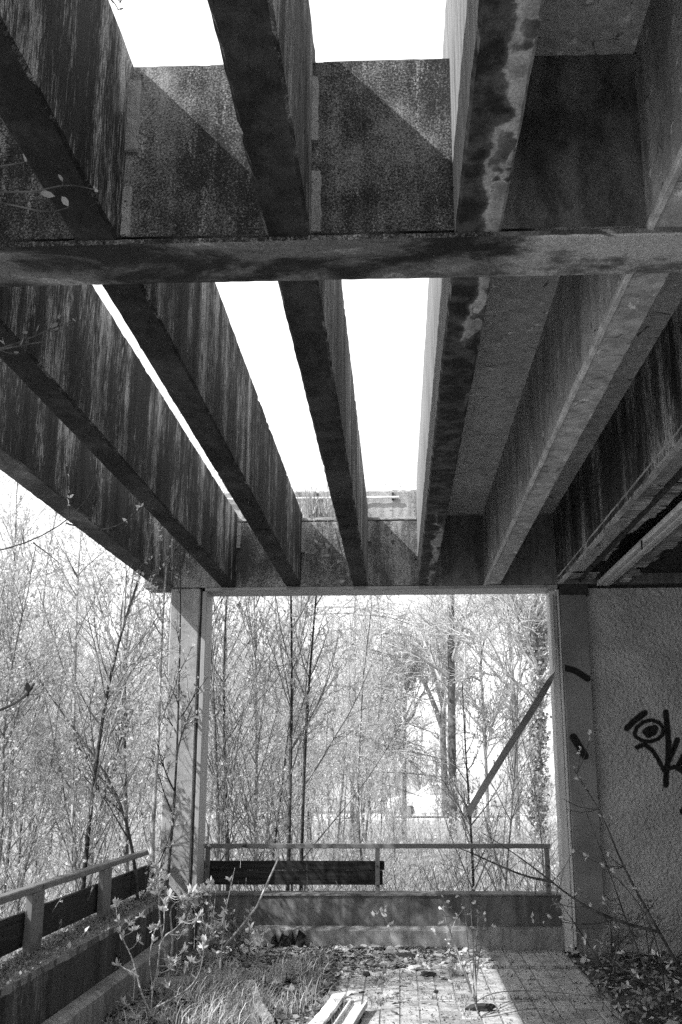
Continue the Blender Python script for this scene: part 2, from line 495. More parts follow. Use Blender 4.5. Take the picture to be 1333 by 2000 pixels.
box("shuttering_fin", (JX[5] - .010, JX[5] + .012, Y0, YL - .002, H - .006, H + .022), M['mortar_fin'], roof, .003, .0015, 80, 1, 9)
# cross beam, pierced by the ribs
zc = H - .022
prism("cross_beam", [(Yn, zc + .006), (Yn + .006, zc), (Yf - .006, zc), (Yf, zc + .006), (Yf, 3.745), (Yf - .01, 3.756), (Yn + .04, 3.756), (Yn + .03, 3.745), (Yn + .03, zc + .048), (Yn + .052, zc + .046), (Yn + .052, zc + .026), (Yn, zc + .022)],
      -2.4, 4.6, 'x', M['cross'], roof, cuts=260, jag=.0009, seed=20, chip=.008)
# far edge beam with its pale painted soffit
prism("edge_beam", [(YL, H - .0), (YF - .01, H - .0), (YF, H + .01), (YF, 3.70), (YL + .01, 3.70), (YL, 3.69)], -2.3, .34, 'x', M['far_panel'], roof, cuts=90, jag=.002, seed=21, chip=.012)
prism("edge_beam", [(YL, H - .0), (YF - .01, H - .0), (YF, H + .01), (YF, 3.735), (YL, 3.735)], .34, 4.6, 'x', M['far_dry'], roof, cuts=20, jag=.001, seed=22)
box("beam_ledge", (-2.3, .195, YL - .006, YF + .02, 3.702, 3.732), M['mortar'], roof, .006, .004, 70, 0, 5)
# slab panels over the covered bays, with a seam between castings
ys = [Y0, .2, Yn + .05]
for (x0, x1) in ((JX[4] + JW[4] - .02, JX[5] + .01), (JX[5] + JW[5] - .02, JX[6] + .01)):
    for (a, b) in ((Y0, .396), (.4, 5.156), (5.16, YL + .06)):
        box("slab_panel", (x0, x1, a, b, 3.748, 3.95), M['slab'], roof, .003)
box("slab_panel", (JX[6] + .15, 4.8, Y0, YF, 3.55, 3.951), M['slab'], roof, .003)
# pale mortar left in the corners beside the ribs; the last strip stands for a sunlit patch
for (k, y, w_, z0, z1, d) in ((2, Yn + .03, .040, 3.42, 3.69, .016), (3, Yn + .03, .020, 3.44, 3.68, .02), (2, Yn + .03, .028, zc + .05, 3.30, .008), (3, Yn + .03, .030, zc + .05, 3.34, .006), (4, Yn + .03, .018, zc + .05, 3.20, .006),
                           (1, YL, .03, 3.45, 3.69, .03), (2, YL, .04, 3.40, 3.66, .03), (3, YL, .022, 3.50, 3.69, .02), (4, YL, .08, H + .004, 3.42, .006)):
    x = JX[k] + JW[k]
    box("mortar_and_lit_strip", (x - .004, x + w_, y - d, y + .01, z0, z1), M['mortar'], roof, .004, .003, 10, 2, k)
# roof upstand beyond the far beam
up = thing("roof_upstand", (-.5, 9.55, 3.7), "rough mossy concrete upstand wall on the roof edge behind the far ribs", "wall")
prism("wall_body", [(9.44, 3.5), (9.44, 4.08), (9.46, 4.10), (9.62, 4.10), (9.64, 4.08), (9.64, 3.5)], -2.4, 4.6, 'x', M['upstand'], up, cuts=150, jag=.007, seed=31)
prism("roof_deck", [(YF, 3.5), (YF, 3.70), (9.44, 3.70), (9.44, 3.5)], -2.35, .34, 'x', M['upstand'], up, cuts=2)

# ------------------------------------------------------------------ columns, frame, walls
col = thing("concrete_column", (-1.92, 9.2, 0), "pale concrete corner column behind the saplings", "column")
box("shaft", (-2.052, -1.782, YL + .005, YL + .285, -.5, H - .004), M['column'], col, .012, .002, 40, 2, 3)
box("dark_gap_strip", (-1.780, -1.764, 9.055, 9.30, .3, H - .01), M['black'], col, .003)  # black strip standing for the dark gap between column and frame
fr = thing("opening_frame", (-.1, 9.3, 0), "pale painted frame lining the large opening below the far beam", "frame")
box("jamb", (-1.762, -1.722, 9.05, YF + .03, .35, H - .035), M['frame'], fr, .004)
box("jamb", (1.386, 1.448, 9.17, YF + .03, .0, H - .035), M['jamb'], fr, .004)
box("jamb_flange", (1.450, 1.464, 9.10, 9.30, .05, H - .04), M['jamb'], fr, .002)
box("lintel", (-1.740, 1.448, YL + .002, YF + .03, H - .034, H - .002), M['frame'], fr, .004, .0012, 40, 0, 4)

def paint_grid(name, x0, x1, z0, z1, y, step, strokes, mat, parent, amp, depth):
    """front face as a fine grid: lumpy render, with the spray paint kept in an attribute"""
    nx = int((x1 - x0) / step); nz_ = int((z1 - z0) / step)
    X, Z = np.meshgrid(np.linspace(x0, x1, nx + 1), np.linspace(z0, z1, nz_ + 1))
    rg = np.random.default_rng(5)
    def lump(s):
        a, b = int((x1 - x0) / s) + 3, int((z1 - z0) / s) + 3
        g = rg.random((b, a)); fx = (X - x0) / s; fz = (Z - z0) / s
        i = fx.astype(int); j = fz.astype(int); u = fx - i; v = fz - j
        u = u * u * (3 - 2 * u); v = v * v * (3 - 2 * v)
        return (g[j, i] * (1 - u) + g[j, i + 1] * u) * (1 - v) + (g[j + 1, i] * (1 - u) + g[j + 1, i + 1] * u) * v
    hgt = lump(.0085) * .55 + lump(.0135) * .6 + lump(.022) * .3
    hgt -= hgt.mean()
    Yv = y - np.clip(hgt, -.5, .7) * amp + (lump(.5) - .5) * amp * .6
    d = np.full(X.shape, 9.0)
    for pts, r in strokes:
        for a, b in zip(pts[:-1], pts[1:]):
            ax, az_ = a; bx, bz = b
            t = np.clip(((X - ax) * (bx - ax) + (Z - az_) * (bz - az_)) / max((bx - ax) ** 2 + (bz - az_) ** 2, 1e-9), 0, 1)
            d = np.minimum(d, np.hypot(X - ax - t * (bx - ax), Z - az_ - t * (bz - az_)) - r)
    paint = np.clip(.5 - d / .026, 0, 1)
    V = np.stack([X, Yv, Z], -1).reshape(-1, 3)
    n = nx + 1
    I = (np.arange(nz_)[:, None] * n + np.arange(nx)[None]).ravel()
    F = np.stack([I, I + 1, I + n + 1, I + n], -1)
    # back and rim
    k = len(V); c4 = [0, nx, nz_ * n + nx, nz_ * n]
    back = np.array([[x0, y + depth, z0], [x1, y + depth, z0], [x1, y + depth, z1], [x0, y + depth, z1]])
    V = np.vstack([V, back])
    F = np.vstack([F, [[c4[0], k, k + 1, c4[1]], [c4[1], k + 1, k + 2, c4[2]], [c4[2], k + 2, k + 3, c4[3]], [c4[3], k + 3, k, c4[0]], [k + 3, k + 2, k + 1, k]]])
    me = arr_mesh(name, V, F)
    at_ = me.attributes.new("paint", 'FLOAT', 'POINT')
    at_.data.foreach_set('value', np.concatenate([paint.ravel(), np.zeros(4)]).astype(np.float32))
    return link(name, me, mat, parent)

def painted(name, a, b, seed):
    m = NT(name)
    n1 = m.noise(2.2, m.mapv((1, 1, 1), (seed, 0, 0)), det=5)
    g = m.noise(150, det=3, rough=.7)
    c = m.math('MULTIPLY', m.mix(m.step(n1, .35, .65), a, b), m.step(g, .2, .8, .75, 1.25))
    p = m.step(m.math('ADD', m.attr("paint"), m.math('MULTIPLY', m.math('SUBTRACT', g, .5), .35)), .25, .75)
    m.color(m.mix(p, c, .014))
    m.bump(g, .004, .5)
    return m.m
M['render'] = painted("lumpy_render", .31, .41, 0)
M['pier_paint'] = painted("pier_front", .15, .23, 4)
z6 = lambda pts, y: [tuple(at(1060 + .25 * a, 1150 + .25 * b, y=y)[[0, 2]]) for a, b in pts]
px = .25 * 9.3 / FPX
YW = 9.10
eye_ring = [(720, 1130), (740, 1080), (790, 1040), (850, 1025), (910, 1045), (945, 1090), (940, 1140), (900, 1175), (840, 1195), (780, 1185), (735, 1160), (720, 1130)]
strokes = [(z6([(660, 1090), (720, 1030), (800, 970)], YW), 23 * px), (z6(eye_ring, YW), 15 * px),
           (z6([(805, 1120), (830, 1100), (880, 1088), (870, 1120), (825, 1140)], YW), 25 * px),
           (z6([(965, 965), (975, 1080), (985, 1200), (985, 1330), (970, 1420), (965, 1530)], YW), 23 * px),
           (z6([(738, 1238), (800, 1215), (860, 1260), (910, 1340), (950, 1420)], YW), 17 * px),
           (z6([(1055, 1180), (1020, 1270), (985, 1350)], YW), 21 * px),
           (z6([(985, 1405), (1040, 1390), (1120, 1405)], YW), 17 * px), (z6([(1110, 1290), (1055, 1400), (1130, 1450)], YW), 20 * px),
           (z6([(1095, 1740), (1140, 1760)], YW), 23 * px)]
wall = thing("rendered_wall", (2.6, 9.2, 0), "lumpy grey rendered wall with a black sprayed eye graffiti", "wall")
paint_grid("wall_face", 1.700, 2.78, -.05, 3.06, YW, .0062, strokes, M['render'], wall, .024, .16)
box("wall_return", (2.782, 4.7, YW + .004, YW + .17, -.3, 3.6), M['pier'], wall, .004)
box("wall_return", (1.700, 2.78, YW + .05, YW + .169, 3.0, 3.6), M['stone_dark'], wall, .004, .02, 40, 0, 8)
side = tag(box("added_shade_wall", (4.7, 4.9, -2.0, 9.3, -.3, 3.9), M['pier']), None, None, None, 'structure')  # unseen wall, added to keep the covered right side dark
pier = thing("concrete_pier", (1.57, 9.1, 0), "concrete pier with two black paint strokes beside the graffiti wall", "pier")
paint_grid("pier_face", 1.468, 1.690, -.05, 2.99, YL - .02, .0075,
           [(z6([(165, 618), (250, 640), (350, 702)], YL), 25 * px), (z6([(240, 1160), (328, 1305)], YL), 29 * px)], M['pier_paint'], pier, .0012, .25)
box("pier_foot", (1.50, 1.74, YL - .06, YL + .12, -.05, .20), M['pier'], pier, .012, .004, 6, 2, 2)
box("pier_head", (1.468, 1.72, YL + .01, YL + .22, 2.992, 3.5), M['stone_dark'], pier, .004)

# ------------------------------------------------------------------ parapets and railings
pf = thing("parapet_wall", (-.2, 9.4, 0), "low stained concrete parapet across the far end of the terrace", "parapet")
prism("wall_body", [(9.345, -.5), (9.345, .415), (9.330, .42), (9.335, .432), (9.56, .436), (9.57, -.5)], -1.78, 1.40, 'x', M['parapet_far'], pf, cuts=80, jag=.0015, seed=41)
prism("skirting", [(9.27, -.02), (9.272, .145), (9.305, .172), (9.343, .176), (9.343, -.02)], -1.75, 1.384, 'x', M['lip'], pf, cuts=60, jag=.002, seed=42)
pl = thing("parapet_wall", (-2.0, 6.5, 0), "low concrete parapet with mossy top along the left side", "parapet")
prism("wall_body", [(-1.885, -.5), (-1.885, .44), (-1.905, .468), (-2.16, .475), (-2.18, .46), (-2.18, -.5)], Y0, 9.05, 'y', M['parapet'], pl, cuts=160, jag=.004, seed=43)
prism("skirting", [(-1.80, -.02), (-1.80, .17), (-1.83, .19), (-1.884, .195), (-1.884, -.02)], Y0, 9.05, 'y', M['lip'], pl, cuts=60, jag=.002, seed=44)

rf = thing("railing", (-.2, 9.42, .43), "pale metal railing on the far parapet with broken dark boards", "railing")
yr = 9.40
box("top_rail", (-1.74, 1.325, yr - .012, yr + .03, .806, .846), M['rail'], rf, .004, .001, 40, 0, 1)
for i, x in enumerate((-1.70, -.195, 1.292)):
    box("post", (x - .02, x + .02, yr - .018, yr + .02, .433, .806), M['rail'], rf, .003)
    for z in (.50, .66):
        o = box("bolt", (x - .008, x + .008, yr - .027, yr - .017, z - .008, z + .008), M['stone_dark'], rf, .003)
box("board", (-1.745, -.135, yr + .022, yr + .05, .622, .700), M['board'], rf, .004, .0015, 20, 0, 3)
box("board", (-1.755, -.15, yr + .022, yr + .05, .500, .620), M['board'], rf, .004, .0015, 20, 0, 4)
rl = thing("railing", (-2.08, 7.0, .47), "pale metal railing with dark boards along the left parapet", "railing")
xr = -2.08
box("top_rail", (xr - .05, xr + .012, 3.4, 8.95, .803, .842), M['rail'], rl, .005, .0015, 60, 1, 2)
for y in (4.66, 6.10, 7.53):
    box("post", (xr - .03, xr + .012, y - .10, y + .10, .45, .802), M['rail'], rl, .004, .001, 6, 2, 3)
for (a, b) in ((3.4, 4.75), (4.76, 6.02), (6.05, 7.50), (7.52, 8.98)):
    box("board", (xr - .062, xr - .033, a, b, .52, .705), M['board_y'], rl, .005, .002, 16, 1, int(a * 10))

# the bent zinc strip hanging off the right jamb
def ribbon(name, pts, wv, th, mat, parent=None):
    pts = [Vector(p) for p in pts]; V = []; F = []
    for i, p in enumerate(pts):
        t = (pts[min(i + 1, len(pts) - 1)] - pts[max(i - 1, 0)]).normalized()
        w_ = wv(i / (len(pts) - 1), t); n = t.cross(w_).normalized() * th
        for a in (w_ + n, -w_ + n, -w_ - n, w_ - n): V.append(p + a)
    for i in range(len(pts) - 1):
        for k in range(4): F.append((i * 4 + k, i * 4 + (k + 1) % 4, i * 4 + 4 + (k + 1) % 4, i * 4 + 4 + k))
    F.append((3, 2, 1, 0)); e = len(V) - 4; F.append((e, e + 1, e + 2, e + 3))
    me = bpy.data.meshes.new(name); me.from_pydata(V, [], F)
    return link(name, me, mat, parent)
sp_ = [at(u, v, y=y) for u, v, y in ((1081, 1162, 9.15), (1082, 1200, 9.15), (1084, 1240, 9.14), (1087, 1268, 9.13), (1087, 1290, 9.12), (1082, 1312, 9.10), (1074, 1330, 9.08), (1058, 1358, 9.05), (1030, 1403, 9.01), (990, 1465, 8.96), (950, 1530, 8.90), (915, 1589, 8.85))]
def _w(t, tan):
    a = min(max((t - .35) / .25, 0), 1); a = a * a * (3 - 2 * a)
    w0 = Vector((.006, .028, 0)); side_ = tan.cross(Vector((0, -1, 0))).normalized() * .028 + Vector((0, .010, 0))
    return w0.lerp(side_, a)
tag(ribbon("metal_strip", sp_, _w, .0016, M['metal']), "bent metal strip hanging diagonally from the right jamb of the opening", "metal strip")

# ruined ceiling right of the big rib
ceil = thing("broken_ceiling", (1.7, 7, 3.1), "rotten board ceiling with peeling laths under the covered right side", "ceiling")
box("backing", (1.64, 1.66, 3.2, YL + .06, H + .02, 3.6), M['stone_dark'], ceil, .003)
rgc = random.Random(3)
y = 3.3
while y < 9.0:
    L = rgc.uniform(.22, .75)
    tilt = rgc.uniform(-.03, .03); z = H + rgc.uniform(.035, .07)
    bm = bmesh.new(); box_bm(bm, 1.50, 1.50 + rgc.uniform(.16, .29), y, y + L, z, z + .012)
    bmesh.ops.subdivide_edges(bm, edges=bm.edges[:], cuts=2, use_grid_fill=True)
    for v in bm.verts:
        v.co.z += (v.co.y - y) * tilt * 2 + rgc.uniform(-.012, .010); v.co.x += rgc.uniform(-.022, .022); v.co.y += rgc.uniform(-.03, .03)
    me = bpy.data.meshes.new("ceiling_board"); bm.to_mesh(me); bm.free(); link("ceiling_board", me, M['rot'], ceil)
    y += L + rgc.uniform(-.02, .05)
chn = thing("ceiling_channel", (1.85, 7.5, H), "long pale metal channel fixed along the broken ceiling", "channel")
prism("channel_body", [(1.80, H), (1.812, H - .012), (1.84, H - .012), (1.845, H - .004), (1.862, H - .004), (1.867, H - .012), (1.90, H - .012), (1.905, H + .02), (1.80, H + .02)], 3.2, YL + .05, 'y', M['channel'], chn, cuts=10, jag=.0006)
prism("fascia", [(1.907, H - .015), (1.915, H - .018), (1.99, H + .035), (1.99, H + .06), (1.907, H + .04)], 3.2, YL + .05, 'y', M['dry_joist'], chn, cuts=60, jag=.003, seed=5)
prism("hook", [(1.79, H - .06), (1.80, H - .06), (1.80, H + .005), (1.79, H + .005)], 7.30, 7.312, 'y', M['black'], chn)
box("soffit_behind", (2.0, 4.7, 3.2, YL + .06, H + .10, H + .13), M['stone_dark'], ceil, .003, .01, 20, 1, 6)
lf = thing("ceiling_flap", (2.1, 7.5, H), "strip of torn ceiling lining hanging beside the metal channel", "ceiling lining")
bm = bmesh.new()
for i in range(26):
    y = 5.6 + i * .135
    box_bm(bm, 1.99, 2.03 + rgc.uniform(0, .10), y, y + .14, H + .02 + rgc.uniform(-.02, .02), H + .035)
me = bpy.data.meshes.new("lining"); bm.to_mesh(me); bm.free(); link("lining", me, M['rot'], lf)

# pipe on the roof upstand
pp = thing("handrail_pipe", (-.5, 9.40, 4.0), "thin white pipe fixed along the roof upstand", "pipe")
def tube_mesh(name, pts, r, sides=8):
    pts = [Vector(p) for p in pts]; V = []; F = []
    for i, p in enumerate(pts):
        t = (pts[min(i + 1, len(pts) - 1)] - pts[max(i - 1, 0)]).normalized()
        a = t.orthogonal().normalized(); b = t.cross(a)
        rr = r[i] if isinstance(r, (list, tuple)) else r
        for k in range(sides):
            q = 2 * math.pi * k / sides; V.append(p + a * math.cos(q) * rr + b * math.sin(q) * rr)
    for i in range(len(pts) - 1):
        for k in range(sides): F.append((i * sides + k, i * sides + (k + 1) % sides, (i + 1) * sides + (k + 1) % sides, (i + 1) * sides + k))
    F.append(tuple(range(sides))[::-1]); F.append(tuple((len(pts) - 1) * sides + k for k in range(sides)))
    me = bpy.data.meshes.new(name); me.from_pydata(V, [], F); return me
zp = at(700, 972, y=9.40)[2]; xe = at(780, 972, y=9.40)[0]
link("tube", tube_mesh("tube", [(-2.2, 9.40, zp), (xe, 9.40, zp)], .012), M['white_board'], pp)
for x in (-1.5, -.75, xe - .06): box("bracket", (x - .012, x + .012, 9.40, 9.45, zp - .02, zp + .05), M['stone_dark'], pp, .002)

# ------------------------------------------------------------------ floor
floor = tag(box("floor", (-1.9, 1.372, Y0, 9.30, -.20, -.0055), M['bed'], None, .004), None, None, None, 'structure')
soil = tag(box("soil_strip", (1.374, 4.7, Y0, 9.3, -.2, -.012), M['soil'], None, .004, .012, 90, 1, 4), None, None, None, 'structure')
def tile_mat():
    m = NT("clinker_tile")
    o = m.objrnd()
    n = m.noise(3.0, det=5); g = m.noise(90, det=3)
    c = m.mix(o, .42, .50)
    c = m.mix(m.step(n, .50, .68), c, .24)
    c = m.math('MULTIPLY', c, m.step(m.noise(22, det=6, rough=.72), .36, .58, .6, 1.05))
    m.color(m.math('MULTIPLY', c, m.step(g, .2, .8, .8, 1.2)))
    m.bump(g, .002, .5); m.b.inputs['Roughness'].default_value = .75
    return m.m
M['tile'] = tile_mat()
bm = bmesh.new(); box_bm(bm, -.0560, .0560, -.1185, .1185, -.03, 0)
bmesh.ops.bevel(bm, geom=[e for e in bm.edges if all(v.co.z > -.01 for v in e.verts)], offset=.003, segments=1, affect='EDGES')
tme = bpy.data.meshes.new("tile"); bm.to_mesh(tme); bm.free(); tme.materials.append(M['tile'])
rgt = random.Random(9)
floff = Vector((0, 0, 0))
cell = []
xs = [1.359 - .0620 - .124 * i for i in range(26)]
rows = []; y = 9.262 - .12
while y > 6.15:
    rows.append(y); y -= .2418
    if abs(y + .12 - 8.43) < .12 or abs(y + .12 - 7.335) < .12: y -= .028
for y in rows:
    for x in xs:
        if x < -1.78: continue
        if abs(x - .372) < .07 and y < 8.8 and rgt.random() < .25: continue
        cell.append((x, y))
cell = [c_ for c_ in cell if not (rgt.random() < .02 and c_[0] < .3)]
cell.sort(key=lambda c_: (-(c_[0] > -.7), -1 if c_[1] > 6.4 else 1))
for x, y in cell[:298]:
    o = bpy.data.objects.new("tile", tme); C.objects.link(o); o.parent = floor
    o.location = (x, y, rgt.uniform(-.0035, .0025)); o.rotation_euler = (rgt.gauss(0, .006), rgt.gauss(0, .006), rgt.gauss(0, .004))
ground = tag(box("ground", (-300, 300, -60, 600, -1.2, -.48), M['ground'], None, 0), None, None, None, 'structure')

# ------------------------------------------------------------------ plants: vectorised growing
def nrm(a): return a / np.maximum(np.linalg.norm(a, axis=-1, keepdims=True), 1e-9)

def tubes(P, Rd, sides=3):
    """P (N,S,3) centre lines, Rd (N,S) radii -> V, F(quads)"""
    N, S, _ = P.shape
    T = np.empty_like(P); T[:, 1:-1] = P[:, 2:] - P[:, :-2]; T[:, 0] = P[:, 1] - P[:, 0]; T[:, -1] = P[:, -1] - P[:, -2]
    T = nrm(T)
    ref = np.where(np.abs(T[:, :1, 2:3]) > .8, np.array([1., 0, 0]), np.array([0, 0, 1.]))
    A = nrm(np.cross(T, np.broadcast_to(ref, T.shape))); B = np.cross(T, A)
    q = 2 * np.pi * np.arange(sides) / sides
    ring = A[:, :, None] * np.cos(q)[None, None, :, None] + B[:, :, None] * np.sin(q)[None, None, :, None]
    V = P[:, :, None] + ring * Rd[:, :, None, None]
    base = (np.arange(N) * S * sides)[:, None, None] + (np.arange(S - 1) * sides)[None, :, None]
    k = np.arange(sides)[None, None]; k2 = (k + 1) % sides
    F = np.stack([base + k, base + k2, base + sides + k2, base + sides + k], -1).reshape(-1, 4)
    return V.reshape(-1, 3), F

def resample(pts, rad, S):
    pts = np.asarray(pts, float); rad = np.asarray(rad, float)
    d = np.concatenate([[0], np.cumsum(np.linalg.norm(np.diff(pts, axis=0), axis=1))]); t = np.linspace(0, d[-1], S)
    # smooth the polyline a little (Catmull-like through dense interpolation)
    P = np.stack([np.interp(t, d, pts[:, i]) for i in range(3)], -1)
    for _ in range(2): P[1:-1] = P[1:-1] * .5 + (P[2:] + P[:-2]) * .25
    return P, np.interp(t, d, rad)

def grow(rg, P, Rd, n, t0, t1, L, ang, up, S, wig, rmax, rmin, taper=None, bias=1.0):
    N, S0, _ = P.shape
    ln = np.linalg.norm(np.diff(P, axis=1), axis=2).sum(1); w = ln ** bias
    i = rg.choice(N, n, p=w / w.sum()); t = rg.uniform(t0, t1, n)
    f = t * (S0 - 1); k = np.minimum(f.astype(int), S0 - 2); u = (f - k)[:, None]
    base = P[i, k] * (1 - u) + P[i, k + 1] * u; tan = nrm(P[i, k + 1] - P[i, k]); r0 = Rd[i, k] * (1 - u[:, 0]) + Rd[i, k + 1] * u[:, 0]
    perp = nrm(np.cross(tan, rg.normal(size=(n, 3))))
    a = rg.uniform(ang[0], ang[1], n)[:, None]
    d = nrm(tan * np.cos(a) + perp * np.sin(a) + np.array([0, 0, up]))
    length = rg.uniform(.6, 1.35, n) * L * (1.0 if taper is None else (1 - taper * t))
    Q = np.empty((n, S, 3)); Q[:, 0] = base; dd = d
    for s in range(1, S):
        dd = nrm(dd + rg.normal(size=(n, 3)) * wig + np.array([0, 0, up * .5]))
        Q[:, s] = Q[:, s - 1] + dd * (length / (S - 1))[:, None]
    r1 = np.minimum(r0 * .75, rmax)
    Rq = r1[:, None] * np.linspace(1, .35, S)[None]; Rq = np.maximum(Rq, rmin)
    return Q, Rq

def leaves(rg, P, n, size, tmin=.25, droop=0.0, tip=False, up=0.3, wr=.55):
    N, S, _ = P.shape
    i = rg.integers(0, N, n); t = rg.uniform(tmin, 1, n) if not tip else rg.uniform(.8, 1, n)
    f = t * (S - 1); k = np.minimum(f.astype(int), S - 2); u = (f - k)[:, None]
    b = P[i, k] * (1 - u) + P[i, k + 1] * u; tan = nrm(P[i, k + 1] - P[i, k])
    d = nrm(tan * .6 + rg.normal(size=(n, 3)) * .7 + np.array([0, 0, up - droop]))
    s = nrm(np.cross(d, rg.normal(size=(n, 3)))); nn = np.cross(d, s)
    l = (size * rg.uniform(.55, 1.3, n))[:, None]; w = l * wr * .5
    V = np.stack([b, b + d * l * .45 + s * w + nn * l * .08, b + d * l + nn * l * rg.uniform(-.2, .1, (n, 1)), b + d * l * .45 - s * w + nn * l * .08], 1)
    F = np.arange(n * 4).reshape(n, 4)
    return V.reshape(-1, 3), F

def cat(*vf):
    V = []; F = []; o = 0
    for v, f in vf: V.append(v); F.append(f + o); o += len(v)
    return np.vstack(V), np.vstack(F)

def smooth(me):
    me.polygons.foreach_set('use_smooth', np.ones(len(me.polygons), bool)); return me

def plant(name, label, cat_, base, stems, rg, lv, leaf, mats, group=None, origin=True):
    """stems: list of (P (S,3), R (S,)) -> thing > trunk, crown > foliage.  lv: list of grow() arguments per level.
       leaf: (count, size, kwargs) ; mats: trunk, twig, leaf"""
    S = max(len(p) for p, r in stems)
    st = [resample(p, r, S) for p, r in stems]
    P = np.stack([a for a, b in st]); Rr = np.stack([b for a, b in st])
    b = np.asarray(base, float)
    levels = []; p_, r_ = P, Rr
    for i, kw in enumerate(lv):
        p_, r_ = grow(rg, p_, r_, **kw); levels.append((p_, r_))
    t = thing(name, tuple(b), label, cat_, group)
    V, F = tubes(P, Rr, 7)
    o = bpy.data.objects.new("trunk", smooth(arr_mesh("trunk", V - b, F))); o.data.materials.append(mats[0]); C.objects.link(o); o.parent = t
    cr = None
    if levels:
        V, F = cat(*[tubes(p, r, 4 if i == 0 else 3) for i, (p, r) in enumerate(levels)])
        cr = bpy.data.objects.new("crown", arr_mesh("crown", V - b, F)); cr.data.materials.append(mats[1]); C.objects.link(cr); cr.parent = t
    if leaf and leaf[0]:
        n, size, kw = leaf
        src = levels[-2:] if len(levels) > 1 else levels
        parts = [leaves(rg, p, n // len(src), size, **kw) for p, r in src]
        V, F = cat(*parts)
        fo = bpy.data.objects.new("foliage", arr_mesh("foliage", V - b, F)); fo.data.materials.append(mats[2]); C.objects.link(fo); fo.parent = cr
    return t

def copy_tree(o, parent=None):
    c = o.copy(); C.objects.link(c); c.parent = parent
    for ch in list(o.children): copy_tree(ch, c)
    return c

def sap_levels(h, dens=1.0):
    return [dict(n=int(42 * dens), t0=.14, t1=.98, L=.30 * h, ang=(.5, .95), up=.18, S=6, wig=.07, rmax=.0078, rmin=.0022, taper=.72),
            dict(n=int(260 * dens), t0=.15, t1=1, L=.085 * h, ang=(.5, 1.0), up=.08, S=4, wig=.12, rmax=.0038, rmin=.0017, taper=.4),
            dict(n=int(330 * dens), t0=.2, t1=1, L=.032 * h, ang=(.5, 1.1), up=.05, S=3, wig=.2, rmax=.003, rmin=.0016)]

def wob(rg, base, top, S, amp):
    P = np.linspace(base, top, S); n = len(P)
    off = np.cumsum(rg.normal(size=(S, 3)) * amp, 0); off -= np.linspace(0, 1, S)[:, None] * off[-1]
    off[:, 2] = 0
    return P + off

# --- thicket: a few grown saplings, copied one by one
rg = np.random.default_rng(77)
protos = []; ph = []
for i in range(7):
    h = rg.uniform(5.2, 7.2)
    P = wob(rg, (0, 0, -.1), (rg.uniform(-.5, .5), rg.uniform(-.3, .3), h), 12, .10)
    bm_ = [M['bark_mid'], M['bark_pale'], M['bark_dark']][i % 3]
    t = plant("sapling", "slender leafing sapling in the dense thicket beyond the railings", "sapling", (0, 0, 0), [(P, np.linspace(.024, .004, 12))], rg,
              sap_levels(h, .9), (5200, .036, {}), (bm_, M['twig'], M['leaf']), "thicket saplings beyond the railings")
    protos.append(t); ph.append(h)
GZ = -.48
spots = []
rs = random.Random(41)
def free(x, y, d):
    return all((x - a) ** 2 + (y - b) ** 2 > d * d for a, b in spots)
tries = 0
while len(spots) < 84 and tries < 9000:
    tries += 1
    y = 9.9 + 30 * rs.random() ** 1.5
    x = rs.uniform(-.40 * y - 1.0, .26 * y + .6)
    if y < 14 and x > 2.0: continue
    if x > 0 and y < 11.0 and rs.random() < .5: continue
    if .01 * y < x < .16 * y and y > 11 and rs.random() < .72: continue
    if not free(x, y, .42 + .012 * y): continue
    spots.append((x, y))
# left of the terrace
tries = 0
while len(spots) < 102 and tries < 4000:
    tries += 1
    y = rs.uniform(6.2, 10); x = rs.uniform(-.36 * y - 1.6, -2.75)
    if x > -.36 * y + 2.0 or not free(x, y, .45): continue
    if abs((x + 1.9) * .37 - (y - 9.04) * .62) < .62 * .72 * 1.3: continue      # the gap the sun comes through to the column
    spots.append((x, y))
# deeper rows behind, left and middle
tries = 0
while len(spots) < 168 and tries < 6000:
    tries += 1
    y = rs.uniform(14, 30); x = rs.uniform(-.44 * y, .0 * y)
    if not free(x, y, .7): continue
    spots.append((x, y))
for i, (x, y) in enumerate(spots):
    p = protos[i % 7]
    o = p if i < 7 else copy_tree(p)
    sc = rs.uniform(.62, 1.12) * (.85 if y < 13 else 1.0)
    if -.01 < x / y < .19: sc *= .48
    if x / y > -.16: sc = min(sc, (1.9 + .235 * y) / ph[i % 7])      # none stands above the roof
    o.location = (x, y, GZ); o.rotation_euler = (rs.gauss(0, .05), rs.gauss(0, .05), rs.uniform(0, 6.28)); o.scale = (sc, sc, sc)
    bark = ('grey', 'pale', 'dark')[(i % 7) % 3]
    if y < 10 or x / y < -.21: pl_ = ("outside the left railing, left of the column", "left thicket")
    elif x / y < -.01: pl_ = ("behind the far railing, left of the parked car", "middle thicket")
    else: pl_ = ("low in the opening, right of the larch", "right thicket")
    o["label"] = f"{bark} barked slender leafing sapling {pl_[0]}"; o["group"] = f"{bark} saplings of the {pl_[1]}"

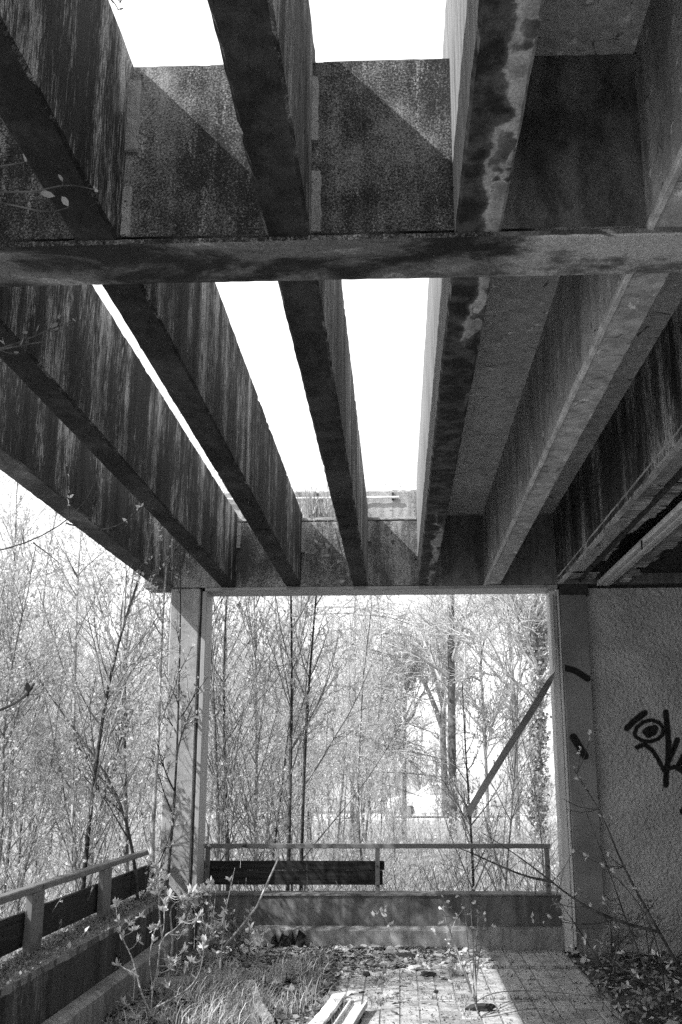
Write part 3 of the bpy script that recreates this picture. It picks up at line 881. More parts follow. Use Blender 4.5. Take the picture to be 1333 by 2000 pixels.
# --- single saplings one can pick out
def px_stem(pts, Y, r0, r1, ybase=None, z0=None):
    """polyline through pixels at depth Y (or a list of depths)"""
    out = []
    for i, (u, v) in enumerate(pts):
        y = Y if isinstance(Y, (int, float)) else Y[i]
        out.append(at(u, v, y=y))
    if z0 is not None:
        b = out[0].copy(); b[2] = z0; b[0] += (out[0][0] - out[1][0]) * .5; out.insert(0, b)
    P, R2 = resample(out, np.linspace(r0, r1, len(out)), 14)
    return P, R2
def single(label, pts, Y, r0, r1, mats, h=5.5, dens=.8, lf=1700, z0=GZ, seed=1, name="sapling", size=.036):
    P, R2 = px_stem(pts, Y, r0, r1, z0=z0)
    return plant(name, label, "sapling", P[0], [(P, R2)], np.random.default_rng(seed), sap_levels(h, dens), (lf, size, {}), mats)
TW, LF = M['twig'], M['leaf']
single("pale birch sapling leaning beyond the left railing, farthest left", [(153, 1812), (148, 1740), (140, 1640), (144, 1460), (147, 1275), (150, 1150), (158, 1040)], 9.2, .030, .006, (M['bark_pale'], TW, LF), seed=11)
single("dark slender sapling leaning right behind the left railing", [(160, 1740), (172, 1640), (186, 1500), (197, 1410), (215, 1300), (245, 1200), (275, 1115), (300, 1050)], 8.2, .022, .006, (M['bark_dark'], TW, LF), seed=12, dens=.6)
single("pale crooked trunk growing in the corner before the column", [(306, 1800), (290, 1715), (295, 1630), (303, 1550), (310, 1490), (312, 1385), (315, 1250), (320, 1175), (326, 1090)], 8.55, .028, .006, (M['bark_pale'], TW, LF), z0=0, seed=13, h=2.6, dens=.35, lf=420)
single("dark stem rising across the pale column", [(322, 1760), (331, 1700), (336, 1640), (345, 1535), (347, 1450), (350, 1350), (352, 1250), (356, 1175), (352, 1080)], 8.7, .016, .004, (M['bark_dark'], M['bark_dark'], LF), z0=0, seed=14, h=2.2, dens=.3, lf=300)
single("dark stem arching left out of the terrace corner", [(274, 1780), (270, 1720), (262, 1650), (240, 1550), (230, 1520), (190, 1490), (150, 1430), (90, 1350), (40, 1270)], 8.4, .017, .005, (M['bark_dark'], M['bark_dark'], LF), z0=0, seed=15, h=2.6, dens=.35, lf=380)
single("leaning sapling just right of the column", [(430, 1735), (428, 1640), (424, 1500), (417, 1350), (410, 1225), (408, 1150), (405, 1060)], 10.0, .024, .006, (M['bark_mid'], TW, LF), seed=16, lf=1300)
single("dark upright sapling second right of the column", [(447, 1735), (445, 1640), (440, 1500), (436, 1325), (441, 1200), (447, 1100)], 10.3, .026, .006, (M['bark_dark'], TW, LF), seed=17, lf=1300)
single("pale straight birch sapling left of the paired dark stems", [(501, 1735), (500, 1640), (502, 1500), (500, 1300), (497, 1180), (495, 1080)], 10.8, .026, .007, (M['bark_pale'], TW, LF), seed=18, lf=1500)
single("left stem of the paired dark saplings behind the boards", [(562, 1735), (565, 1640), (569, 1500), (571, 1350), (571, 1250), (569, 1130), (566, 1050)], 10.0, .022, .006, (M['bark_dark'], TW, LF), seed=19, dens=.4, lf=1500)
single("right stem of the paired dark saplings behind the boards", [(588, 1735), (590, 1640), (595, 1480), (603, 1330), (614, 1220), (620, 1140), (628, 1040)], 10.1, .021, .006, (M['bark_dark'], TW, LF), seed=20, dens=.4, lf=1500)
single("thin young stem below the hanging metal strip", [(926, 1745), (922, 1630), (913, 1525), (907, 1420), (903, 1330)], 10.2, .016, .004, (M['bark_dark'], TW, LF), seed=21, h=3.0, dens=.45, lf=500)
single("thin pale stem left of the ivy trunk", [(985, 1745), (1000, 1600), (1010, 1450), (1012, 1300)], 10.6, .014, .004, (M['bark_pale'], TW, LF), seed=22, h=3.4, dens=.5, lf=700)

# --- undergrowth outside: leaf and twig mass low between the stems
def undergrowth():
    r = np.random.default_rng(5)
    n = 9000
    y = 9.7 + 24 * r.random(n) ** 1.6; x = r.uniform(-.45, .40, n) * y
    left = r.random(n) < .22
    y[left] = r.uniform(4.5, 9.6, left.sum()); x[left] = r.uniform(-7.5, -2.35, left.sum())
    h = r.uniform(.3, 1.25, n)
    P = np.empty((n, 3, 3)); P[:, 0] = np.stack([x, y, np.full(n, GZ)], -1)
    d = r.normal(size=(n, 3)) * .28; d[:, 2] = 0
    P[:, 1] = P[:, 0] + d * .4 * h[:, None] + np.stack([0 * h, 0 * h, h * .55], -1)
    P[:, 2] = P[:, 1] + d * .9 * h[:, None] + np.stack([0 * h, 0 * h, h * .45], -1)
    V1, F1 = tubes(P, np.full((n, 3), .0028), 3)
    V2, F2 = leaves(r, P, 60000, .05, .15)
    V, F = cat((V1, F1), (V2, F2))
    me = arr_mesh("undergrowth", V, F)
    me.materials.append(M['twig']); me.materials.append(M['leaf'])
    mi = np.zeros(len(F), np.int32); mi[len(F1):] = 1; me.polygons.foreach_set('material_index', mi)
    o = bpy.data.objects.new("undergrowth", me); C.objects.link(o)
    tag(o, "low leafy undergrowth between the saplings outside the terrace", "undergrowth", None, "stuff")
undergrowth()

# --- taller trees behind
def tree(label, limbs, Y, rg_seed, lv, leaf, mats, name="tree", cat_="tree"):
    st = []
    for pts, r0, r1 in limbs:
        out = [at(u, v, y=Y if len(p) == 2 else p[2]) for p in pts for (u, v) in [p[:2]]]
        st.append(resample(out, np.linspace(r0, r1, len(out)), 16))
    b = st[0][0][0].copy()
    return plant(name, label, cat_, b, st, np.random.default_rng(rg_seed), lv, leaf, mats)
def tl(h, n=(14, 120, 900, 3200), up=.12, r=.06, f=(.30, .13, .06, .03), t0=.3):
    return [dict(n=n[0], t0=t0, t1=1, L=f[0] * h, ang=(.5, 1.0), up=up, S=7, wig=.16, rmax=r, rmin=.012, taper=.5),
            dict(n=n[1], t0=.15, t1=1, L=f[1] * h, ang=(.5, 1.0), up=up * .6, S=5, wig=.2, rmax=r * .4, rmin=.009, taper=.3),
            dict(n=n[2], t0=.15, t1=1, L=f[2] * h, ang=(.4, 1.0), up=.05, S=4, wig=.25, rmax=.010, rmin=.006),
            dict(n=n[3], t0=.15, t1=1, L=f[3] * h, ang=(.4, 1.0), up=.05, S=3, wig=.3, rmax=.006, rmin=.0045)]
tree("tall straight trunk standing in the middle of the right half of the opening",
     [([(886, 1640), (884, 1500), (882, 1350), (881, 1200), (881, 1140), (880, 1080)], .105, .085), ([(881, 1150), (872, 1120), (858, 1060), (840, 990)], .06, .025), ([(884, 1150), (892, 1110), (905, 1040)], .055, .025)],
     26, 31, tl(11, (12, 80, 350, 800), t0=.42), (300, .05, {}), (M['dark_limb'], M['haze_pale_twig'], M['leaf']))
tree("gnarled oak with crooked forked limbs behind the tall straight trunk",
     [([(872, 1610), (868, 1500), (864, 1420), (866, 1370), (872, 1300), (868, 1250), (853, 1210)], .16, .06),
      ([(864, 1420), (850, 1380), (835, 1345), (822, 1320), (812, 1290), (800, 1275)], .12, .05),
      ([(822, 1320), (828, 1295), (822, 1262), (812, 1235)], .10, .04), ([(866, 1380), (848, 1310), (832, 1265), (828, 1225)], .12, .04),
      ([(868, 1300), (855, 1270), (848, 1250), (862, 1235)], .08, .03)],
     44, 32, tl(10, (34, 200, 800, 2200), f=(.20, .12, .07, .035), t0=.45), (350, .06, {}), (M['dark_limb'], M['haze_pale_twig'], M['leaf']))
tree("ivy covered trunk forking beside the right jamb of the opening",
     [([(1052, 1640), (1052, 1480), (1053, 1380), (1055, 1280), (1055, 1200), (1058, 1130), (1060, 1080)], .075, .045),
      ([(1047, 1270), (1038, 1225), (1024, 1190), (1005, 1172), (990, 1150), (982, 1130)], .065, .03), ([(1054, 1290), (1046, 1190), (1040, 1168), (1046, 1158)], .05, .04)],
     20, 33, tl(9, (18, 120, 700, 1800), t0=.4), (400, .05, {}), (M['limb'], M['haze_pale_twig'], M['leaf']))
tree("slim grey trunk between the straight trunk and the ivy trunk",
     [([(1012, 1640), (1008, 1480), (1004, 1400), (1000, 1280), (994, 1255), (992, 1180), (990, 1110)], .065, .03), ([(1004, 1400), (1012, 1340), (1030, 1290), (1045, 1240)], .032, .015)],
     24, 34, tl(10, (22, 150, 900, 2400), t0=.35), (450, .05, {}), (M['limb'], M['haze_pale_twig'], M['leaf']))
tree("crooked slender tree right of the oak with drooping limbs",
     [([(955, 1640), (950, 1500), (946, 1400), (940, 1330), (936, 1270), (942, 1240), (958, 1215)], .05, .02), ([(940, 1330), (920, 1320), (905, 1330)], .035, .015)],
     28, 35, tl(8, (20, 140, 900, 2600), t0=.3), (450, .05, {}), (M['limb'], M['haze_pale_twig'], M['leaf']))
tree("dark twin stems left of the oak",
     [([(790, 1640), (790, 1500), (791, 1400), (793, 1330), (795, 1260)], .07, .03), ([(790, 1415), (805, 1400), (816, 1370), (830, 1350)], .07, .03)],
     30, 36, tl(7, (18, 140, 800, 2400), t0=.35), (450, .05, {}), (M['limb'], M['haze_pale_twig'], M['leaf']))
tree("drooping larch left of centre in the opening",
     [([(688, 1640), (690, 1500), (692, 1350), (694, 1200), (696, 1110)], .07, .02)], 28, 37,
     [dict(n=70, t0=.2, t1=1, L=3.0, ang=(1.3, 1.7), up=-.10, S=7, wig=.08, rmax=.03, rmin=.01, taper=.6),
      dict(n=700, t0=.1, t1=1, L=.7, ang=(.6, 1.2), up=-.12, S=4, wig=.15, rmax=.01, rmin=.006),
      dict(n=2600, t0=.1, t1=1, L=.25, ang=(.5, 1.2), up=-.1, S=3, wig=.2, rmax=.006, rmin=.004)], (4200, .05, {}), (M['bark_mid'], M['twig'], M['grass']))
# ivy on the trunk
def ivy():
    r = np.random.default_rng(8); n = 2600
    P, _ = resample([at(1052, 1640, y=20), at(1052, 1480, y=20), at(1053, 1380, y=20), at(1055, 1260, y=20), at(1056, 1215, y=20)], [.1] * 5, 30)
    t = r.uniform(0, 28.99, n); k = t.astype(int); b = P[k] + (P[k + 1] - P[k]) * (t - k)[:, None]
    a = r.uniform(0, 6.28, n); rad = r.uniform(.06, .16, n)
    b = b + np.stack([np.cos(a) * rad, np.sin(a) * rad, 0 * a], -1)
    Q = np.stack([b, b + r.normal(size=(n, 3)) * .05], 1)
    V, F = leaves(r, Q, n, .07, 0, wr=.9)
    o = bpy.data.objects.new("ivy", arr_mesh("ivy", V, F)); o.data.materials.append(M['ivy']); C.objects.link(o)
    tag(o, "ivy leaves climbing the trunk beside the right jamb", "ivy", None, "stuff")
ivy()
# far bare trees: grown twice, copied singly
far = []
for i in range(4):
    r = np.random.default_rng(50 + i); h = r.uniform(11, 14)
    P = wob(r, (0, 0, -.2), (r.uniform(-1, 1), 0, h * .8), 14, .14)
    far.append(plant("bare_tree", "pale bare tree in the far row behind the oak", "tree", (0, 0, 0), [(P, np.linspace(.18, .04, 14))], r,
                     tl(h, (30, 200, 1000, 3000), t0=.2), (900, .08, {}), (M['haze_pale_bark'], M['haze_pale_twig'], M['leaf']), "far row of bare trees"))
rs2 = random.Random(6)
k = 0
for i in range(20):
    y = rs2.uniform(46, 75); x = -.42 * y + (.78 * y) * ((i + rs2.random()) / 20)
    o = far[i % 4] if i < 4 else copy_tree(far[i % 4])
    sc = rs2.uniform(.55, .85)
    if .02 < x / y < .13: sc *= .62
    o.location = (x, y, GZ); o.rotation_euler = (0, 0, rs2.uniform(0, 6.28)); o.scale = (sc, sc, sc)

# ------------------------------------------------------------------ parked car far behind the thicket
def car():
    ca = at(850, 1592, y=45); cx_, cy_ = ca[0] + .15, 45.0
    z0 = -.46
    t = thing("parked_car", (cx_, cy_, z0), "white car parked side-on behind the thicket", "car")
    def loft(name, sections, mat, parent):
        V = []; F = []; n = len(sections[0])
        for s_ in sections: V += [(cx_ + x, cy_ + y, z0 + z) for x, y, z in s_]
        for i in range(len(sections) - 1):
            for k in range(n): F.append((i * n + k, i * n + (k + 1) % n, (i + 1) * n + (k + 1) % n, (i + 1) * n + k))
        F.append(tuple(range(n))[::-1]); F.append(tuple((len(sections) - 1) * n + k for k in range(n)))
        me = bpy.data.meshes.new(name); me.from_pydata(V, [], F)
        bm = bmesh.new(); bm.from_mesh(me); bmesh.ops.recalc_face_normals(bm, faces=bm.faces[:]); bm.to_mesh(me); bm.free()
        return link(name, me, mat, parent)
    prof = [(-2.15, .42, .62), (-2.1, .28, .74), (-1.6, .22, .88), (-.95, .22, .94), (.9, .22, .95), (1.75, .24, .93), (2.1, .30, .86), (2.15, .42, .66)]
    body = loft("body", [[(x, -.82, a), (x, -.87, (a + b) / 2), (x, -.80, b), (x, .80, b), (x, .87, (a + b) / 2), (x, .82, a)] for x, a, b in prof], M['car_paint'], t)
    cab = [(-1.0, .90, .93, .78), (-.35, .90, 1.38, .62), (.2, .90, 1.43, .60), (.95, .90, 1.36, .62), (1.6, .90, .93, .76)]
    loft("cabin", [[(x, -w_, a), (x, -w_ + .06, b), (x, w_ - .06, b), (x, w_, a)] for x, a, b, w_ in cab], M['car_paint'], t)
    for pts in ([(-.72, .97), (-.30, 1.31), (.22, 1.35), (.22, .98)], [(.30, .98), (.30, 1.35), (.88, 1.29), (1.28, .98)]):
        me = bpy.data.meshes.new("side_window")
        V = [(cx_ + x, cy_ - .835 + (z - .95) * .40, z0 + z) for x, z in pts] + [(cx_ + x, cy_ - .80 + (z - .95) * .40, z0 + z) for x, z in pts]
        me.from_pydata(V, [], [(0, 1, 2, 3), (7, 6, 5, 4)] + [(k, k + 4, (k + 1) % 4 + 4, (k + 1) % 4) for k in range(4)])
        link("side_window", me, M['sky_pale_glass'], t)
    for x in (-1.35, 1.3):
        me = tube_mesh("wheel", [(cx_ + x, cy_ - .86, z0 + .31), (cx_ + x, cy_ - .68, z0 + .31)], .31, 20); w_ = link("wheel", me, M['black'], t)
        link("rim", tube_mesh("rim", [(cx_ + x, cy_ - .875, z0 + .31), (cx_ + x, cy_ - .85, z0 + .31)], .19, 16), M['metal'], w_)
    box("bumper", (cx_ - 2.18, cx_ - 2.1, cy_ - .7, cy_ + .7, z0 + .38, z0 + .55), M['car_paint'], t, .02)
    link("headlight", tube_mesh("headlight", [(cx_ - 2.13, cy_ - .62, z0 + .68), (cx_ - 2.0, cy_ - .66, z0 + .70)], .07, 10), M['sky_pale_glass'], t)
M['car_paint'] = flat("white_car_paint", .8, .3, 0, .03, 3)
M['sky_pale_glass'] = flat("sky_pale_glass", .40, .1, 0, .05, 3)  # glass colour lightened to stand for the sky it reflects
car()
tag(box("driveway", (-14, 22, 42.5, 48.5, -.6, -.462), flat("pale_gravel", .5, .95, 0, .25, 6), None, .0), None, None, None, 'structure')

# ------------------------------------------------------------------ foreground plants
def bigleaf(rg, B, D, size, wr=.42, curl=.25):
    """B (n,3) bases, D (n,3) directions -> folded strips of three quads"""
    n = len(B); l = (size * rg.uniform(.6, 1.25, n))[:, None]
    s = nrm(np.cross(D, rg.normal(size=(n, 3)))); nn = np.cross(D, s)
    V = []
    for t, w in ((0, .12), (.32, .85), (.68, .8), (1.0, .04)):
        c = B + D * l * t + nn * l * curl * t * t
        V += [c + s * l * wr * .5 * w, c - s * l * wr * .5 * w]
    V = np.stack(V, 1)
    b = (np.arange(n) * 8)[:, None]
    F = np.concatenate([b + np.array([[2 * i, 2 * i + 1, 2 * i + 3, 2 * i + 2]]) for i in range(3)], 0)
    return V.reshape(-1, 3), F

def bush(name, label, cat_, stems, clusters, Y, rg, size, mats, per=(6, 10), spread=.95, r0=.007, r1=.0025, jit=.12, upw=.6, group=None, wr=.42):
    """stems: pixel polylines (optionally with depth); clusters: pixels where a rosette of leaves sits"""
    st = []
    for pts in stems:
        out = [at(p[0], p[1], y=p[2] if len(p) > 2 else Y) for p in pts]
        st.append(resample(out, np.linspace(r0, r1, len(out)), 14))
    P = np.stack([a for a, b in st]); Rr = np.stack([b for a, b in st])
    allp = P.reshape(-1, 3); base = P[0][0].copy()
    tw = []; B = []; D = []; cnt = []
    for c in clusters:
        y = (c[2] if len(c) > 2 else Y) + rg.uniform(-jit, jit)
        q = at(c[0], c[1], y=y)
        k = np.argmin(((allp - q) ** 2).sum(1) + (allp[:, 2] > q[2] + .01) * .2); a = allp[k]
        mid = (a + q) / 2 + np.array([0, 0, -.15]) * np.linalg.norm(q - a)
        p_, _ = resample([a, mid, q], [1, 1, 1], 5); tw.append(p_)
        tan = nrm((q - mid)[None])[0]
        n = rg.integers(per[0], per[1]); cnt.append(n)
        for i in range(n):
            B.append(q + (mid - q) * rg.uniform(0, .35)); D.append(tan * .55 + rg.normal(size=3) * spread * .6 + np.array([0, 0, upw * .5]))
    t = thing(name, tuple(base), label, cat_, group)
    def add(nm, V, F, mat, par, sm=True):
        me = arr_mesh(nm, V - base, F); o = bpy.data.objects.new(nm, smooth(me) if sm else me); me.materials.append(mat); C.objects.link(o); o.parent = par
        return o
    for i in range(len(P)): add("stem", *tubes(P[i:i + 1], Rr[i:i + 1], 6), mats[0], t)
    B = np.array(B).reshape(-1, 3); D = nrm(np.array(D).reshape(-1, 3)); k0 = 0
    for i, p_ in enumerate(tw):
        tg = add("twig", *tubes(p_[None], np.linspace(r1 * 1.1, r1 * .7, 5)[None], 4), mats[0], t)
        k1 = k0 + cnt[i]
        if k1 > k0: add("leaf_cluster", *bigleaf(rg, B[k0:k1], D[k0:k1], size, wr), mats[1], tg)
        k0 = k1
    return t

zq = lambda pts, ox=0, oy=1620, k=.3, Y=None: [((ox + k * p[0]), (oy + k * p[1])) + tuple(p[2:]) for p in pts]
rb = np.random.default_rng(3)
wb = (M['bark_pale'], M['leaf_big'])
bush("willow_bush", "small willow bush with bright clustered leaves, lower left on the terrace", "bush",
     [zq([(975, 1330), (982, 1240), (985, 1170), (1000, 1020), (970, 900), (985, 740), (1010, 655)]),
      zq([(1000, 1030), (1030, 900), (1040, 780), (1045, 730), (1080, 620), (1062, 520), (1100, 430)]),
      zq([(985, 1175), (1050, 1140), (1120, 1105), (1230, 1040), (1290, 970), (1325, 850), (1330, 740)]),
      zq([(985, 1200), (925, 1090), (890, 930), (850, 800), (795, 715), (770, 600)]),
      zq([(1040, 760), (1075, 690), (1140, 650), (1185, 600)]), zq([(905, 960), (860, 930), (800, 900), (765, 865)])],
     zq([(780, 670), (800, 700), (760, 880), (840, 935), (870, 960), (880, 650), (905, 715), (850, 610), (990, 655), (1020, 630), (1060, 520), (1065, 470), (1100, 430), (1180, 600), (1195, 680), (1110, 855), (1120, 900), (1205, 790),
         (1245, 860), (1210, 880), (1310, 560), (1290, 590), (1320, 760), (1300, 800), (790, 1130), (850, 1210), (870, 1230), (770, 600), (755, 480), (1090, 1010), (1000, 720), (920, 560), (1150, 860), (1330, 720), (1185, 440), (1260, 400)]),
     6.75, rb, .043, wb, per=(9, 15), spread=.8, upw=.9, jit=.22, wr=.38)
bush("willow_shoot", "leafy willow shoot reaching toward the column foot", "shoot",
     [zq([(1100, 960, 7.6), (1130, 700, 7.6), (1105, 560, 7.6), (1110, 460, 7.6), (1180, 470, 7.6), (1260, 440, 7.6), (1330, 390, 7.6)]), zq([(1090, 900, 7.6), (1040, 600, 7.6), (1035, 400, 7.6), (1020, 240, 7.6)])],
     zq([(1260, 440, 7.6), (1300, 410, 7.6), (1330, 390, 7.6), (1370, 350, 7.6), (1200, 460, 7.6), (1030, 280, 7.6), (1018, 240, 7.6), (1040, 390, 7.6), (1030, 420, 7.6), (1110, 450, 7.6), (1080, 330, 7.6), (1000, 350, 7.6)]), 7.6, rb, .05, wb, per=(9, 15), r0=.009, jit=.1)
bush("willow_shoot", "tall thin leafy shoot in front of the dark boards", "shoot",
     [zq([(1440, 1060, 7.4), (1430, 900, 7.4), (1455, 700, 7.4), (1460, 560, 7.4), (1505, 380, 7.4), (1530, 250, 7.4)])],
     zq([(1455, 680, 7.4), (1450, 620, 7.4), (1458, 560, 7.4), (1463, 520, 7.4), (1465, 470, 7.4), (1500, 330, 7.4), (1470, 640, 7.4), (1445, 740, 7.4), (1400, 800, 7.4), (1395, 640, 7.4), (1370, 930, 7.4)]), 7.4, rb, .042, wb, per=(4, 8), r0=.006, jit=.05)
bush("willow_shoot", "low leafy shoot before the far skirting, left of the torn sheet", "shoot",
     [[(485, 1878, 8.6), (492, 1850, 8.6), (490, 1815, 8.6)], [(490, 1876, 8.6), (508, 1850, 8.6), (516, 1822, 8.6)], [(480, 1876, 8.6), (470, 1850, 8.6)]],
     [(490, 1812, 8.6), (492, 1830, 8.6), (517, 1820, 8.6), (512, 1838, 8.6), (500, 1850, 8.6), (470, 1848, 8.6), (478, 1860, 8.6), (486, 1845, 8.6), (505, 1862, 8.6), (525, 1850, 8.6)], 8.6, rb, .055, wb, per=(5, 9), r0=.005, jit=.15)
# cut stick leaning in the grass
stick = [at(u, v, y=y) for u, v, y in ((430, 1862, 7.75), (448, 1837, 7.8), (472, 1810, 7.82), (502, 1771, 7.85), (526, 1717, 7.9), (544, 1677, 7.95))]
o = link("cut_stick", smooth(tube_mesh("cut_stick", stick, [.009, .0095, .009, .0085, .008, .007], 9)), M['grey_wood'])
tag(o, "pale cut stick leaning to the right before the far parapet", "stick")

# shrub reaching in from the right, before the graffiti wall
tws = (M['bark_dark'], M['leaf_big'])
bush("bare_shrub", "long dark arching stems leaning left across the graffiti wall and pier", "shrub",
     [[(1395, 2010, 7.3), (1333, 1899, 7.3), (1287, 1820, 7.35), (1258, 1767, 7.4), (1229, 1714, 7.45), (1205, 1671, 7.5), (1197, 1648, 7.5), (1187, 1605, 7.5), (1160, 1560, 7.5), (1127, 1512, 7.5)],
      [(1287, 1820, 7.35), (1226, 1806, 7.3), (1176, 1788, 7.3), (1139, 1769, 7.3), (1107, 1746, 7.3), (1078, 1722, 7.3), (1033, 1687, 7.3), (1001, 1663, 7.3), (940, 1625, 7.3)],
      [(1078, 1722, 7.3), (1060, 1718, 7.3), (1033, 1714, 7.3), (980, 1693, 7.3), (920, 1665, 7.3), (892, 1655, 7.3)]],
     [(1122, 1500, 7.5), (1155, 1432, 7.5), (1135, 1462, 7.5), (1130, 1520, 7.5), (1145, 1540, 7.5), (1176, 1590, 7.5), (1195, 1600, 7.5), (1100, 1560, 7.5), (1105, 1580, 7.5), (1095, 1765, 7.3), (1085, 1790, 7.3), (1065, 1790, 7.3), (1060, 1800, 7.3), (1040, 1795, 7.3), (1120, 1660, 7.4), (1140, 1670, 7.4), (1190, 1670, 7.4), (1180, 1690, 7.4), (1200, 1780, 7.4), (1205, 1812, 7.4), (1240, 1735, 7.4), (1100, 1700, 7.4), (1130, 1740, 7.35), (1150, 1770, 7.35)],
     7.4, np.random.default_rng(5), .034, tws, per=(2, 5), r0=.012, r1=.0028, jit=.1, wr=.6)
bush("bare_shrub", "thin upright dark stem growing from the soil before the pier", "shrub",
     [[(1303, 2010, 6.75), (1298, 1997, 6.8), (1279, 1942, 6.85), (1261, 1891, 6.9), (1242, 1841, 6.95), (1226, 1809, 7.0), (1210, 1759, 7.0), (1197, 1719, 7.0), (1176, 1666, 7.0), (1163, 1629, 7.0), (1149, 1600, 7.0), (1130, 1545, 7.0)],
      [(1303, 2010, 6.75), (1302, 1960, 6.8), (1295, 1894, 6.8), (1279, 1825, 6.8), (1255, 1770, 6.8), (1205, 1715, 6.8)]],
     [(1190, 1845, 6.9), (1170, 1840, 6.9), (1150, 1850, 6.9), (1128, 1830, 6.9), (1110, 1850, 6.9), (1135, 1865, 6.9), (1215, 1860, 6.9), (1180, 1760, 6.95), (1185, 1755, 6.95), (1195, 1700, 6.95), (1175, 1690, 6.95), (1240, 1900, 6.9), (1225, 1925, 6.9), (1290, 1870, 6.8), (1310, 1880, 6.8), (1280, 1865, 6.8), (1318, 1915, 6.8), (1250, 1960, 6.85), (1300, 1930, 6.8)],
     6.9, np.random.default_rng(6), .034, tws, per=(2, 6), r0=.007, r1=.0022, jit=.12, wr=.6)
rw = np.random.default_rng(17)
cl = []
for i in range(34):
    u = rw.uniform(1165, 1330); v = rw.uniform(1905, 2000); 
    cl.append((u, v, 6.75 + (2000 - v) * .012))
bush("ground_shrub", "low leafy shrub on the soil at the lower right", "shrub", [[(1250, 2010, 6.6), (1240, 1970, 6.7), (1215, 1930, 6.8)], [(1270, 2010, 6.6), (1290, 1975, 6.7), (1310, 1940, 6.8)], [(1240, 2010, 6.6), (1200, 1985, 6.7), (1180, 1960, 6.8)]],
     cl, 6.8, rw, .042, (M['bark_dark'], M['weed']), per=(3, 7), r0=.004, r1=.0018, jit=.15, wr=.7)
# stems in the open floor joint
fan = []; cl = []
for i, (u, v) in enumerate([(870, 1790), (885, 1830), (905, 1755), (918, 1742), (935, 1765), (948, 1790), (862, 1765), (925, 1830)]):
    b = (938 - i * 2, 1990 - i * 6, 6.85)
    fan.append([b, ((b[0] * .6 + u * .4) + rw.uniform(-6, 6), b[1] * .55 + v * .45, 6.95), (u * .85 + b[0] * .15, v + 30, 7.05), (u, v, 7.1)])
    for k in range(5): cl.append((u + (b[0] - u) * k * .09 + rw.uniform(-16, 16), v + k * 16 + rw.uniform(-8, 8), 7.08))
bush("crack_shrub", "thin leafy stems growing out of the floor joint", "shrub", fan, cl, 7.0, rw, .026, (M['bark_mid'], M['leaf_big']), per=(1, 4), r0=.0045, r1=.0018, jit=.04, wr=.55)
bush("seedling", "single seedling with pale leaves before the far parapet, beside the chunk", "seedling", [[(765, 1848, 9.05), (762, 1830, 9.05), (757, 1800, 9.05), (745, 1782, 9.05)]],
     [(745, 1782, 9.05), (737, 1786, 9.05), (760, 1806, 9.05), (730, 1788, 9.05), (752, 1775, 9.05)], 9.05, rw, .05, wb, per=(3, 6), r0=.003, r1=.0018, jit=.03, wr=.6)
bush("seedling", "seedling with pale leaves before the far parapet, left of the hidden post", "seedling", [[(880, 1850, 8.9), (872, 1800, 8.9), (866, 1775, 8.9), (868, 1755, 8.9)], [(878, 1840, 8.9), (888, 1800, 8.9), (905, 1775, 8.9)]],
     [(866, 1752, 8.9), (872, 1762, 8.9), (880, 1772, 8.9), (905, 1775, 8.9), (862, 1775, 8.9), (895, 1790, 8.9), (845, 1815, 8.9), (850, 1820, 8.9)], 8.9, rw, .036, wb, per=(2, 5), r0=.003, r1=.0018, jit=.05, wr=.6)
# trailing bramble over the tiles
bush("bramble_runner", "thin runner trailing across the tiles on the right", "bramble", [[(925, 1962, 7.1), (950, 1940, 7.25), (1010, 1934, 7.3), (1060, 1936, 7.3), (1110, 1940, 7.3), (1180, 1950, 7.25)], [(905, 1990, 6.8), (965, 1985, 6.85), (1010, 1974, 6.95), (1050, 1968, 7.0), (1090, 1975, 6.9)]],
     [(960, 1938, 7.25), (985, 1933, 7.3), (1090, 1935, 7.3), (1130, 1940, 7.3), (1030, 1968, 6.98), (1075, 1968, 6.95), (940, 1985, 6.85)], 7.2, rw, .02, (M['bark_mid'], M['weed']), per=(1, 4), r0=.004, r1=.002, jit=.02)

# twigs reaching in from the left, close to the camera
def twig_in(label, stems, cl, Y, size, r0, r1, mats, per=(1, 3), seed=1):
    bush("overhanging_twig", label, "twig", stems, cl, Y, np.random.default_rng(seed), size, mats, per=per, r0=r0, r1=r1, jit=.03, wr=.5)
tws2 = (M['bark_dark'], M['weed'])
twig_in("twig with pale buds crossing the second streaked rib at the left edge", [[(-120, 720), (0, 680), (39, 670), (75, 653), (111, 637), (156, 626)], [(-20, 686), (45, 674), (80, 668), (105, 664)]],
        [(54, 650), (72, 648), (115, 622), (38, 676), (108, 645), (10, 672), (148, 628), (100, 640), (40, 690)], 3.4, .034, .004, .0018, tws2, seed=2)
twig_in("blurred budding twig across the upper left rib", [[(-90, 380), (0, 375), (80, 375), (125, 357), (185, 370)], [(-90, 380), (0, 395), (100, 417), (135, 405)], [(-60, 330), (0, 325), (48, 317)]],
        [(124, 352), (187, 366), (134, 402), (50, 316), (82, 374)], 2.0, .030, .0026, .0012, tws2, seed=3)
twig_in("long dark twig curving up across the outer left rib", [[(-140, 1095), (0, 1077), (60, 1060), (125, 1025), (175, 980), (195, 930), (190, 840)], [(130, 1022), (165, 1032), (210, 1035), (255, 1015), (276, 990)], [(135, 1008), (133, 960), (131, 910)], [(65, 1060), (95, 1082), (125, 1107)]],
        [(131, 912), (133, 925), (132, 940), (134, 955), (136, 972), (135, 985), (276, 990), (268, 998), (258, 1012), (250, 1020), (40, 1010), (46, 1030), (124, 1105)], 5.0, .030, .0045, .0018, (M['bark_dark'], M['leaf_big']), seed=4)
twig_in("dark budding twig tip close to the camera at the left edge", [[(-60, 1402), (0, 1388), (38, 1370), (56, 1352), (68, 1334)]], [(52, 1358), (56, 1352)], 1.6, .020, .0026, .0016, (M['bark_dark'], M['black']), seed=5)
